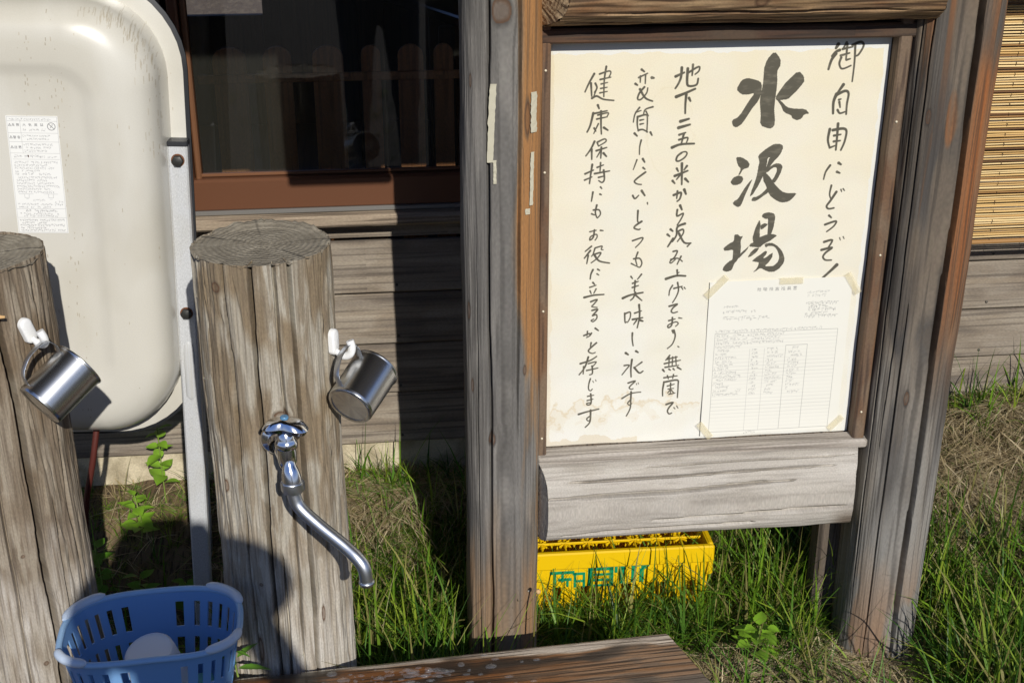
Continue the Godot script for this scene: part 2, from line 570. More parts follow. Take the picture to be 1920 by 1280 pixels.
func build_inside() -> void:
	# what shows through the window: a low picket screen, a table, the sunny yard beyond with a bench
	var f := thing("picket_screen", "low wooden picket screen with round tops inside the window", "fence", Vector3(0, 0.135, -3.38))
	var xs := [[-0.400, -0.314], [-0.270, -0.196], [-0.141, -0.060], [-0.013, 0.038], [0.084, 0.152], [0.180, 0.232], [0.26, 0.31], [0.36, 0.43], [0.47, 0.53], [0.58, 0.64], [0.69, 0.75], [0.80, 0.87]]
	for q: Array in xs:
		var w: float = q[1] - q[0]
		var g := Geo.new()
		var top := 0.692
		var out := [Vector2(-w / 2, 0.0), Vector2(w / 2, 0.0)]
		for s in 9:
			var an := PI * s / 8.0
			out.append(Vector2(cos(an) * w / 2, top - minf(w / 2, 0.03) + sin(an) * minf(w / 2, 0.03)))
		for s in out.size():
			var a: Vector2 = out[s]
			var b: Vector2 = out[(s + 1) % out.size()]
			g.quad(Vector3(a.x, a.y, 0.009), Vector3(a.x, a.y, -0.009), Vector3(b.x, b.y, -0.009), Vector3(b.x, b.y, 0.009))
			if s > 0 and s < out.size() - 1:
				var c: Vector2 = out[0]
				g.tri(Vector3(c.x, c.y, 0.009), Vector3(b.x, b.y, 0.009), Vector3(a.x, a.y, 0.009))
				g.tri(Vector3(c.x, c.y, -0.009), Vector3(a.x, a.y, -0.009), Vector3(b.x, b.y, -0.009))
		put(g.mesh(), "picket", M.picket, f, Transform3D(Basis(), Vector3((q[0] + q[1]) / 2, 0, 0)))
	for y: float in [0.613, 0.14]:
		put(box(Vector3(1.42, 0.022, 0.014), 0.002), "rail", M.picket, f, Transform3D(Basis(), Vector3(0.27, y, 0.017)))
	var t := thing("dark_table", "dark polished table inside the hut behind the window", "table", Vector3(0.55, 0.15, -4.2))
	put(box(Vector3(0.75, 0.035, 0.9), 0.006), "table_top", M.lacquer, t, Transform3D(Basis(Vector3.UP, 0.35), Vector3(0, 0.66, 0)))
	for s: Vector2 in [Vector2(-0.3, -0.3), Vector2(0.3, -0.3), Vector2(-0.3, 0.3), Vector2(0.3, 0.3)]:
		put(box(Vector3(0.05, 0.64, 0.05), 0.004), "leg", M.dark_wood, t, Transform3D(Basis(), Vector3(s.x, 0.32, s.y)))
	var b := thing("red_bench", "small reddish bench on the sunny yard seen through the window", "bench", Vector3(-1.42, -0.19, -12.9))
	put(box(Vector3(0.5, 0.04, 0.24), 0.005), "seat", M.red_wood, b, Transform3D(Basis(), Vector3(0, 0.34, 0)))
	for s: Vector2 in [Vector2(-0.21, -0.08), Vector2(0.21, -0.08), Vector2(-0.21, 0.08), Vector2(0.21, 0.08)]:
		put(box(Vector3(0.05, 0.32, 0.05), 0.004), "leg", M.red_wood, b, Transform3D(Basis(), Vector3(s.x, 0.16, s.y)))

# ---------------------------------------------------------------- logs and posts
func log_mesh(h: float, rx: float, rz: float, pw: float, cracks: Array, sd: int, nu := 300, nv := 110, taper := 0.0, rough := 0.0016, ends := Vector2.ZERO, flakes := 0.0) -> ArrayMesh:
	# an upright post: u runs from the back, by its right side (0.25) and front (0.5) to its left (0.75); v down from the top
	var p := PackedVector3Array()
	var uv := PackedVector2Array()
	var nz := noise(sd, 1.0, 3)
	var cn := noise(sd + 3, 1.0, 2)
	for j in nv + 1:
		var fy := float(j) / nv
		var y := fy * h
		var cu := PackedFloat32Array()
		for c: Array in cracks:
			cu.append(c[0] + c[5] * 0.8 * cn.get_noise_2d(c[0] * 50.0, y * 2.6) + (c[6] * fy if c.size() > 6 else 0.0))
		for q in nu + 1:
			var u := float(q % nu) / nu
			var an := -PI / 2 + TAU * u
			var cx := cos(an)
			var cz := sin(an)
			var ex := signf(cx) * pow(absf(cx), 2.0 / pw)
			var ez := signf(cz) * pow(absf(cz), 2.0 / pw)
			var k := 1.0 - taper * fy
			var d := rough * nz.get_noise_2d(u * 60.0, y * 5.0) + 0.004 * nz.get_noise_3d(cx * 1.2, y * 2.5, cz * 1.2)
			d -= flakes * smoothstep(0.05, 0.16, nz.get_noise_2d(u * 22.0 + 70.0, y * 3.2))
			for m in cracks.size():
				var c: Array = cracks[m]
				var off := absf(u - cu[m]) * TAU * rx
				var wd: float = c[3] * minf(1.0, 6.0 * minf((fy - c[1]) / maxf(c[2] - c[1], 0.01), (c[2] - fy) / maxf(c[2] - c[1], 0.01)))
				if wd > 0.0002 and off < wd:
					d -= 1.9 * c[4] * sqrt(1.0 - off / wd)
			var v3 := Vector3(ex * rx * k + cx * d, y, ez * rz * k + cz * d)
			v3.y += lerpf(ends.x, ends.y, fy) * maxf(0.0, ez - 0.2)
			p.append(v3)
			uv.append(Vector2(float(q) / nu, 1.0 - fy))
	var g := Geo.new()
	g.grid(nu, nv, p, uv)
	return g.mesh()

func cut_mesh(rx: float, rz: float, pw: float, sd: int, rag: float, dish := 0.0, slant := 0.0) -> ArrayMesh:
	# the sawn top of a post
	var nz := noise(sd, 1.0, 3)
	var p := PackedVector3Array()
	var uv := PackedVector2Array()
	var nu := 120
	var nr := 14
	for j in nr + 1:
		var r := 1.0 - float(j) / nr
		for q in nu + 1:
			var an := -PI / 2 + TAU * (q % nu) / nu
			var ex := signf(cos(an)) * pow(absf(cos(an)), 2.0 / pw) * r
			var ez := signf(sin(an)) * pow(absf(sin(an)), 2.0 / pw) * r
			var jag := 0.0
			if j < 3: jag = rag * (nz.get_noise_1d(q * 0.12) + 0.6 * nz.get_noise_1d(q * 0.5 + 90.0) - 0.1) * (1.0 - j / 3.0) + (rag * 1.2 * smoothstep(0.3, 0.9, -ez) if j < 3 else 0.0)
			p.append(Vector3(ex * rx, jag - dish * (1.0 - r * r) + rag * 0.35 * nz.get_noise_2d(ex * 14.0, ez * 14.0) + slant * maxf(0.0, ez - 0.2), ez * rz))
			uv.append(Vector2(0.5 + ex * 0.5, 0.5 + ez * 0.5))
	var g := Geo.new()
	g.grid(nu, nr, p, uv)
	return g.mesh()

func build_board() -> void:
	var bd := thing("notice_board", "large notice board between two weathered log posts", "notice board", Vector3(0, -0.19, -2.05))
	# left post: slate grey, its right third bare brown
	var grey := [srgb(116, 113, 109), srgb(88, 85, 81), srgb(54, 51, 48), srgb(130, 126, 120), srgb(160, 112, 64)]
	var brown_l := func(u: float, v: float, n: float, a: float) -> float:
		var edge := 0.464 + 0.02 * (n - 0.5) + 0.012 * sin(v * 19.0) - 0.03 * smoothstep(0.45, 0.62, v)
		var s := smoothstep(edge + 0.02, edge - 0.02, u) * smoothstep(0.74, 0.60, v + 0.3 * (n - 0.5) + 0.2 * (a - 0.5))
		var low := smoothstep(0.74, 0.86, v + 0.12 * (n - 0.5)) * (0.35 + 0.9 * a)
		return maxf(s * 0.92, low * 0.62)
	var tl := wood(512, 1024, 301, grey, 0.35, 0.75, brown_l, [[0.505, 0.165, 8.0, 13.0], [0.62, 0.235, 4.0, 7.0], [0.43, 0.275, 7.0, 18.0], [0.66, 0.49, 6.0, 10.0], [0.53, 0.645, 6.0, 8.0], [0.64, 0.58, 5.0, 8.0], [0.44, 0.56, 4.0, 6.0]])
	var pm := tex_mat(tl, 0.85, 0.12)
	var cr_l := [[0.535, -0.2, 1.2, 0.0026, 0.008, 0.010], [0.468, 0.35, 1.2, 0.0024, 0.006, 0.008], [0.60, 0.0, 0.6, 0.002, 0.004, 0.008]]
	var left := put(log_mesh(1.56, 0.066, 0.066, 3.2, cr_l, 31, 400, 110, 0.0, 0.0008), "post", pm, bd, Transform3D(Basis(), Vector3(0.217, 0, 0)))
	left.set_meta("label", "grey post with a bare brown right edge and tape scraps")
	# right post: darker, orange where the bark side is bare, a long open crack
	var dark := [srgb(92, 86, 79), srgb(62, 59, 57), srgb(38, 34, 31), srgb(110, 98, 84), srgb(150, 88, 42), srgb(140, 137, 131)]
	var brown_r := func(u: float, v: float, n: float, a: float) -> Vector2:
		var s := smoothstep(0.486, 0.470, u) * smoothstep(0.66, 0.46, v) * smoothstep(0.16, 0.26, v + 0.1 * (n - 0.5)) * (0.35 + 0.7 * a) + smoothstep(0.53, 0.49, u) * smoothstep(0.2, 0.12, v) * 0.6 * a
		var spot := smoothstep(1.1, 0.75, Vector2((u - 0.512) / 0.013, (v - 0.285) / 0.036).length() + 0.8 * (n - 0.5))
		var wedge := smoothstep(0.012, 0.006, absf(u - 0.575) + 0.10 * absf(v - 0.315) + 0.012 * (n - 0.5)) * 0.62
		spot = maxf(spot, wedge)
		var top := smoothstep(0.34, 0.14, v) * clampf((a - 0.45) * 3.0, 0.0, 0.55)
		var low := smoothstep(0.80, 0.97, v) * clampf((n - 0.5) * 3.0, 0.0, 0.35)
		return Vector2(maxf(maxf(s, spot * clampf(a * 2.2 - 0.3, 0.0, 1.0)), maxf(top, low)), smoothstep(0.50, 0.80, v + 0.35 * (n - 0.5)) * (0.45 + 0.6 * a))
	var tr := wood(512, 1024, 331, dark, 0.4, 0.95, brown_r, [[0.588, 0.285, 5.0, 8.0], [0.53, 0.62, 4.0, 9.0]])
	var cr_r := [[0.484, -0.1, 1.2, 0.0038, 0.016, 0.006], [0.67, 0.05, 0.9, 0.0022, 0.005, 0.006], [0.57, 0.0, 0.5, 0.002, 0.004, 0.006], [0.615, 0.3, 1.0, 0.002, 0.004, 0.01]]
	put(log_mesh(1.56, 0.077, 0.072, 2.9, cr_r, 37, 400, 110, 0.0, 0.0007), "post", tex_mat(tr, 0.8, 0.12), bd, Transform3D(Basis(), Vector3(0.985, 0, -0.005))).set_meta("label", "dark post with a long open crack and an orange bare patch")
	for x: float in [0.265, 0.90]:
		put(box(Vector3(0.05, 1.3, 0.05), 0.006, Vector2(x, 0.2)), "rear_post", M.siding_up, bd, Transform3D(Basis(), Vector3(x, 0.65, -0.085)))
	# top and bottom beams: half logs bulging out of the frame
	var pale := [srgb(190, 184, 174), srgb(170, 163, 153), srgb(108, 100, 92), srgb(178, 170, 158), srgb(108, 94, 80)]
	var tb := wood(384, 1024, 351, pale, 0.22, 0.4, func(u, v, n, a): return smoothstep(0.375, 0.33, u + 0.09 * (n - 0.5)) * (0.45 + 0.6 * a) + smoothstep(0.08, 0.02, v + 0.05 * (n - 0.5)) * smoothstep(0.5, 0.4, u) * 0.9, [[0.315, 0.66, 9.0, 15.0], [0.315, 0.30, 9.0, 15.0]])
	var lie := Basis(Vector3(0, -1, 0), Vector3(1, 0, 0), Vector3(0, 0, 1))    # an upright log laid along x, its top to the right
	var cr_b := [[0.60, 0.02, 0.98, 0.003, 0.008, 0.006, 0.02], [0.535, 0.0, 0.8, 0.0035, 0.010, 0.008, 0.02], [0.42, 0.05, 0.7, 0.004, 0.012, 0.010, 0.02], [0.47, 0.3, 1.0, 0.0025, 0.007, 0.008, 0.01], [0.66, 0.3, 1.0, 0.003, 0.008, 0.006, 0.01]]
	var low := put(log_mesh(0.619, 0.0800, 0.084, 3.2, cr_b, 41, 240, 120, 0.0, 0.0008, Vector2(0.018, -0.03)), "bottom_beam", tex_mat(tb, 0.88, 0.10), bd, Transform3D(lie, Vector3(0.280, 0.402, 0.0)))
	low.set_meta("label", "pale grey half log beam under the sheet")
	var end_pale := tex_mat(rings(192, 61, srgb(180, 173, 162), srgb(196, 190, 180), 0.5, 0.1), 0.9, 0.12)
	put(cut_mesh(0.0790, 0.083, 3.2, 43, 0.002, 0.0, -0.018), "cut_end", end_pale, low, Transform3D(Basis(Vector3.BACK, PI), Vector3(0, 0.0, 0)))
	put(cut_mesh(0.0790, 0.083, 3.2, 44, 0.002, 0.0, -0.03), "cut_end", end_pale, low, Transform3D(Basis(), Vector3(0, 0.619, 0)))
	var warm := [srgb(168, 140, 104), srgb(122, 92, 62), srgb(64, 46, 32), srgb(150, 128, 100), srgb(120, 78, 46)]
	var tt := wood(384, 1024, 371, warm, 0.7, 0.6, func(_u, _v, n, a): return clampf((n - 0.5) * 3.0, 0.0, 1.0) * a, [[0.45, 0.5, 8.0, 16.0]])
	var up := put(log_mesh(0.66, 0.072, 0.11, 2.4, [[0.33, 0.0, 1.0, 0.004, 0.012, 0.02], [0.40, 0.1, 0.9, 0.003, 0.008, 0.012], [0.5, 0.0, 1.0, 0.003, 0.008, 0.012]], 47, 240, 100, 0.0, 0.002, Vector2(0.05, -0.02)), "top_beam", tex_mat(tt, 0.85, 0.15), bd, Transform3D(lie, Vector3(0.276, 1.343, 0.0)))
	var end_warm := tex_mat(rings(192, 67, srgb(150, 124, 92), srgb(196, 172, 138), 0.5, 0.3), 0.9, 0.3)
	put(cut_mesh(0.071, 0.109, 2.4, 48, 0.006, 0.0, -0.05), "cut_end", end_warm, up, Transform3D(Basis(Vector3.BACK, PI), Vector3.ZERO))
	put(cut_mesh(0.071, 0.109, 2.4, 49, 0.006, 0.0, -0.02), "cut_end", end_warm, up, Transform3D(Basis(), Vector3(0, 0.66, 0)))
	# the frame round the sheet
	put(box(Vector3(0.66, 0.86, 0.012), 0.002), "backing_board", M.siding_up, bd, Transform3D(Basis(), Vector3(0.60, 0.87, -0.012)))
	put(box(Vector3(0.017, 0.79, 0.03), 0.003, Vector2(0.1, 0)), "batten", M.batten, bd, Transform3D(Basis(), Vector3(0.2895, 0.887, 0.012))).set_meta("label", "brown batten left of the sheet")
	put(box(Vector3(0.023, 0.79, 0.03), 0.003, Vector2(0.33, 0)), "batten", M.batten, bd, Transform3D(Basis(), Vector3(0.8945, 0.887, 0.012))).set_meta("label", "brown batten right of the sheet")
	put(box(Vector3(0.64, 0.024, 0.032), 0.003, Vector2(0.7, 0.2)), "top_batten", M.batten_flat, bd, Transform3D(Basis(), Vector3(0.595, 1.254, 0.012)))
	put(box(Vector3(0.632, 0.020, 0.034), 0.004, Vector2(0.2, 0.6)), "ledge", M.trim_grey, bd, Transform3D(Basis(Vector3.RIGHT, 0.12), Vector3(0.596, 0.486, 0.016)))
	var head := lathe([Vector2(0.0022, 0.0), Vector2(0.0022, 0.001), Vector2(0.0012, 0.0018), Vector2(0.0, 0.002)], 10)
	for q: Vector2 in [Vector2(0.289, 1.20), Vector2(0.289, 1.03), Vector2(0.289, 0.78), Vector2(0.289, 0.53), Vector2(0.894, 0.55), Vector2(0.894, 0.86), Vector2(0.894, 1.1)]:
		put(head, "nail", M.white_nail, bd, Transform3D(Basis(Vector3.RIGHT, PI / 2), Vector3(q.x, q.y, 0.027)))
	put(head, "nail", M.white_nail, bd, Transform3D(Basis(Vector3.RIGHT, PI / 2), Vector3(0.262, 0.225, 0.062)))
	# scraps of old tape on the left post
	var scraps := [[0.196, 1.125, 0.012, 0.128, 0.05], [0.201, 1.045, 0.006, 0.04, 0.0], [0.266, 1.14, 0.012, 0.066, 0.0], [0.263, 1.03, 0.007, 0.09, 0.02], [0.256, 0.975, 0.010, 0.010, 0.0]]
	var nz := noise(71, 60.0, 2)
	for q: Array in scraps:
		var p := PackedVector3Array()
		for j in 25:
			for k in 5:
				var x: float = (k / 4.0 - 0.5) * q[2]
				var y: float = (j / 24.0 - 0.5) * q[3]
				if k == 0 or k == 4: x *= 0.75 + 0.5 * absf(nz.get_noise_2d(q[0] * 9.0 + k, y))
				var wx: float = q[0] + x + q[4] * y
				var rel := (wx - 0.217) / 0.066
				p.append(Vector3(x + q[4] * y, y, 0.066 * pow(maxf(0.0, 1.0 - pow(absf(rel), 3.2)), 1.0 / 3.2) + 0.0035 + 0.0012 * nz.get_noise_2d(x * 3.0, y * 2.0)))
		var g := Geo.new()
		g.grid(4, 24, p, PackedVector2Array())
		put(g.mesh(), "tape_scrap", M.old_tape, bd, Transform3D(Basis(), Vector3(q[0], q[1], 0)))

# ---------------------------------------------------------------- the written sheet
func stamp(buf: PackedFloat32Array, w: int, h: int, a: Vector2, b: Vector2, ra: float, rb: float) -> void:
	var lo := a.min(b) - Vector2.ONE * (maxf(ra, rb) + 1.5)
	var hi := a.max(b) + Vector2.ONE * (maxf(ra, rb) + 1.5)
	var ab := b - a
	var l2 := maxf(ab.length_squared(), 1e-4)
	for y in range(maxi(0, int(lo.y)), mini(h, int(hi.y) + 1)):
		for x in range(maxi(0, int(lo.x)), mini(w, int(hi.x) + 1)):
			var q := Vector2(x, y)
			var f := clampf((q - a).dot(ab) / l2, 0.0, 1.0)
			var c := lerpf(ra, rb, f) - q.distance_to(a + ab * f) + 0.5
			if c > 0.0:
				var k := y * w + x
				buf[k] = maxf(buf[k], minf(c, 1.0))

func brush(buf: PackedFloat32Array, w: int, h: int, pts: Array, radii: Array) -> void:
	var n := pts.size()
	for k in n - 1:
		var a: Vector2 = pts[maxi(k - 1, 0)]
		var b: Vector2 = pts[k]
		var c: Vector2 = pts[k + 1]
		var d: Vector2 = pts[mini(k + 2, n - 1)]
		var last := b
		for s in range(1, 5):
			var f := s / 4.0
			var q := b.cubic_interpolate(c, a, d, f)
			stamp(buf, w, h, last, q, lerpf(radii[k], radii[k + 1], f - 0.25), lerpf(radii[k], radii[k + 1], f))
			last = q

func build_notice() -> void:
	var w := 1024
	var h := 1302
	var ink := PackedFloat32Array()
	ink.resize(w * h)
	for s: Array in STROKES:
		var pts := []
		var rad := []
		var n := (s.size() - 1) / 2
		for k in n:
			pts.append(Vector2(s[1 + 2 * k], s[2 + 2 * k]))
			var f := float(k) / maxf(1.0, n - 1)
			rad.append(s[0] / 15.5 * (1.08 - 0.15 * sin(f * PI) - 0.38 * f * f))
		brush(ink, w, h, pts, rad)
	for s: Array in BIG_SHAPES:
		var poly := PackedVector2Array()
		var lo := Vector2(9e9, 9e9)
		var hi := -lo
		for k in s.size() / 2:
			poly.append(Vector2(s[2 * k], s[2 * k + 1]))
			lo = lo.min(poly[k])
			hi = hi.max(poly[k])
		for y in range(int(lo.y), int(hi.y) + 1):
			for x in range(int(lo.x), int(hi.x) + 1):
				if Geometry2D.is_point_in_polygon(Vector2(x, y), poly): ink[y * w + x] = 1.0
	var fibre := noise_bytes(w, h, 401, 0.2, 1.0, 1.0, 2)
	var wash := noise_bytes(w, h, 402, 0.004, 1.0, 1.0, 3)
	var dry := noise_bytes(w, h, 403, 0.05, 3.0, 1.0, 3)
	var edge := noise_bytes(w, h, 404, 0.012, 1.0, 1.0, 4)
	var rgb := PackedByteArray()
	rgb.resize(w * h * 3)
	var white := srgb(228, 227, 219)
	var yellow := srgb(229, 219, 190)
	var tide := srgb(196, 168, 122)
	var inkc := srgb(80, 76, 64)
	for y in h:
		var vy := float(y) / h
		for x in w:
			var k := y * w + x
			var vx := float(x) / w
			var m := clampf((wash[k] / 255.0 - 0.5) * 0.35 + 0.86 - vy * 0.75, 0.0, 1.0)
			if vy < 0.022 + 0.012 * edge[k] / 255.0 or vx > 0.975 + 0.012 * edge[k] / 255.0: m = 0.0
			var col := white.lerp(yellow, m)
			# water marks: a rim where the damp stopped, low on the left and one by the second column
			var e := edge[k] / 255.0
			var dist := vy - (0.915 - 0.05 * vx * 3.0 * maxf(0.0, 1.0 - vx * 1.6) + 0.11 * (e - 0.5)) if vx < 0.5 else -1.0
			var rim := maxf(0.0, 1.0 - absf(dist) * 90.0) * 0.6 + (0.16 if dist > 0.0 and dist < 0.03 else 0.0)
			var ring := absf(Vector2((vx - 0.355) / 0.07, (vy - 0.20) / 0.105).length() + 0.5 * (e - 0.5) - 1.0)
			rim = maxf(rim, maxf(0.0, 1.0 - ring * 26.0) * 0.2)
			var bottom := vy - 0.982 - 0.03 * (e - 0.5)
			if bottom > 0.0 and vx < 0.3: rim = maxf(rim, 0.5)
			if vx < 0.012 + 0.016 * (e - 0.3): rim = maxf(rim, 0.32)
			col = col.lerp(tide, rim * 0.55)
			var t := ink[k]
			if t > 0.0:
				col = col.lerp(inkc.lerp(yellow, maxf(0.0, dry[k] / 255.0 - 0.55) * 0.5), t * 0.96)
			var f := 0.97 + 0.05 * fibre[k] / 255.0
			rgb[k * 3] = mini(255, int(col.r8 * f))
			rgb[k * 3 + 1] = mini(255, int(col.g8 * f))
			rgb[k * 3 + 2] = mini(255, int(col.b8 * f))
	var m := StandardMaterial3D.new()
	m.albedo_texture = ImageTexture.create_from_image(Image.create_from_data(w, h, false, Image.FORMAT_RGB8, rgb))
	m.roughness = 0.75
	var sheet := put(wavy(0.584, 0.743, 40, 52, 0.0022, 81), "paper_notice", m, self, Transform3D(Basis(), Vector3(0.298, 0.307, -2.053)))
	tag(sheet, "yellowed paper sheet with black brush writing in five columns", "poster")
	# the typed report taped over its lower right corner
	var w2 := 480
	var h2 := 545
	var line := PackedFloat32Array()
	line.resize(w2 * h2)
	var im := Image.create(w2, h2, false, Image.FORMAT_RGB8)
	im.fill(srgb(229, 227, 216))
	rng.seed = 21
	var title := [[[0, 1, 3, 1], [1, 0, 1, 6], [0, 3, 3, 3], [5, 0, 5, 6], [4, 2, 7, 2], [4, 6, 7, 5]], [[0, 0, 3, 0], [0, 0, 0, 4], [0, 2, 3, 2], [0, 4, 3, 4], [3, 4, 3, 6], [5, 0, 4, 2], [5, 0, 7, 2], [4, 3, 7, 3], [5, 3, 4, 6], [5, 4, 7, 6]], [[0, 2, 3, 2], [1, 0, 1, 6], [5, 0, 3, 2], [5, 0, 7, 2], [4, 3, 7, 3], [5, 3, 4, 6], [5, 4, 7, 6]], [[0, 1, 7, 1], [3, 0, 3, 3], [1, 3, 6, 3], [1, 3, 1, 6], [6, 3, 6, 6], [0, 6, 7, 6], [1, 4, 6, 4]], [[0, 0, 2, 2], [2, 2, 0, 4], [1, 4, 1, 6], [5, 0, 5, 3], [3, 1, 7, 1], [4, 4, 7, 4], [4, 4, 4, 6], [7, 4, 7, 6], [4, 6, 7, 6]], [[1, 0, 6, 0], [1, 0, 1, 3], [6, 0, 6, 3], [1, 3, 6, 3], [0, 4, 7, 4], [3, 0, 3, 6], [3, 4, 0, 6], [4, 4, 7, 6]], [[1, 0, 6, 0], [0, 1, 7, 1], [1, 2, 6, 2], [3, 0, 3, 3], [1, 4, 6, 4], [1, 4, 1, 6], [6, 4, 6, 6], [1, 6, 6, 6]]]
	for k in title.size():
		for s: Array in title[k]:
			stamp(line, w2, h2, Vector2(160 + k * 20 + s[0] * 1.6, 26 + s[1] * 1.7), Vector2(160 + k * 20 + s[2] * 1.6, 26 + s[3] * 1.7), 0.75, 0.75)
	# small type: rows of tiny marks
	var words := func(x: float, y: float, count: int, size: float, ink_w: float) -> void:
		for k in count:
			if rng.randf() < 0.12: continue
			for s in 4:
				var a := Vector2(x + k * size * 1.12 + rng.randf() * size, y + rng.randf() * size)
				var b := a + (Vector2(size * 0.8, 0) if rng.randf() < 0.5 else Vector2(0, size * 0.7))
				stamp(line, w2, h2, a, b, ink_w, ink_w)
	words.call(330, 42, 9, 7.0, 0.22)
	words.call(330, 54, 8, 7.0, 0.22)
	for k in 5: words.call(328, 80 + k * 11, 12 - (k % 2) * 4, 8.0, 0.4)
	words.call(52, 82, 6, 7.0, 0.3)
	words.call(50, 98, 14, 7.0, 0.32)
	words.call(48, 120, 4, 10.0, 0.42)
	words.call(102, 120, 9, 10.0, 0.42)
	words.call(30, 166, 46, 7.0, 0.3)
	var x0 := 28.0
	var x1 := 446.0
	var y0 := 178.0
	var y1 := 532.0
	for q: Array in [[x0, y0, x1, y0], [x0, y0, x0, y1], [x1, y0, x1, y1], [x0, y1, x1, y1], [272.0, 228.0, 272.0, y1], [346.0, 228.0, 346.0, y1], [272.0, 228.0, 346.0, 228.0]]:
		stamp(line, w2, h2, Vector2(q[0], q[1]), Vector2(q[2], q[3]), 0.55, 0.55)
	for k in 27:
		stamp(line, w2, h2, Vector2(x0, y0 + 13.1 * (k + 1)), Vector2(x1, y0 + 13.1 * (k + 1)), 0.06, 0.06)
	for x: float in [150.0, 200.0]:
		stamp(line, w2, h2, Vector2(x, 236), Vector2(x, y1), 0.1, 0.1)
	for k in 17:
		words.call(32, y0 + 3 + 13.1 * k, 4 + rng.randi() % 10, 7.0, 0.3)
		if k < 3: words.call(90, y0 + 3 + 13.1 * k, 22, 7.0, 0.28)
		if k > 3:
			words.call(156, y0 + 3 + 13.1 * k, 3, 7.0, 0.3)
			words.call(208, y0 + 3 + 13.1 * k, 3 + rng.randi() % 5, 7.0, 0.3)
			words.call(282, y0 + 3 + 13.1 * k, 3 + rng.randi() % 4, 7.0, 0.3)
	words.call(150, 534, 5, 7.0, 0.3)
	for y in h2:
		for x in w2:
			var t := line[y * w2 + x]
			if t > 0.0: im.set_pixel(x, y, srgb(229, 227, 216).lerp(srgb(96, 96, 96), t * 0.6))
	var rm := StandardMaterial3D.new()
	rm.albedo_texture = ImageTexture.create_from_image(im)
	rm.roughness = 0.7
	var rep := thing("report_sheet", "white typed report with a ruled table taped over the brush-written sheet", "document", Vector3(0.594, 0.313, -2.0495))
	put(wavy(0.266, 0.309, 20, 24, 0.0010, 83), "page", rm, rep)
	for q: Array in [[0.012, 0.300, 0.052, 0.8], [0.150, 0.306, 0.044, 0.0], [0.266, 0.296, 0.046, -1.0], [0.008, 0.012, 0.040, -0.9], [0.262, 0.014, 0.036, 0.8]]:
		put(box(Vector3(q[2], 0.013, 0.0005), 0.0), "tape", M.sticky_tape, rep, Transform3D(Basis(Vector3.BACK, q[3]), Vector3(q[0], q[1], 0.0022)))

func wavy(w: float, h: float, nu: int, nv: int, amp: float, sd: int) -> ArrayMesh:
	# a sheet of paper from its lower left corner, cockled towards its lower edge
	var nz := noise(sd, 5.0, 3)
	var p := PackedVector3Array()
	var uv := PackedVector2Array()
	for j in nv + 1:
		for q in nu + 1:
			var x := w * q / nu
			var y := h * j / nv
			p.append(Vector3(x, y, amp * nz.get_noise_2d(x, y * 1.6) * (0.5 + 0.9 * (1.0 - y / h))))
			uv.append(Vector2(x / w, 1.0 - y / h))
	var g := Geo.new()
	g.grid(nu, nv, p, uv)
	return g.mesh()

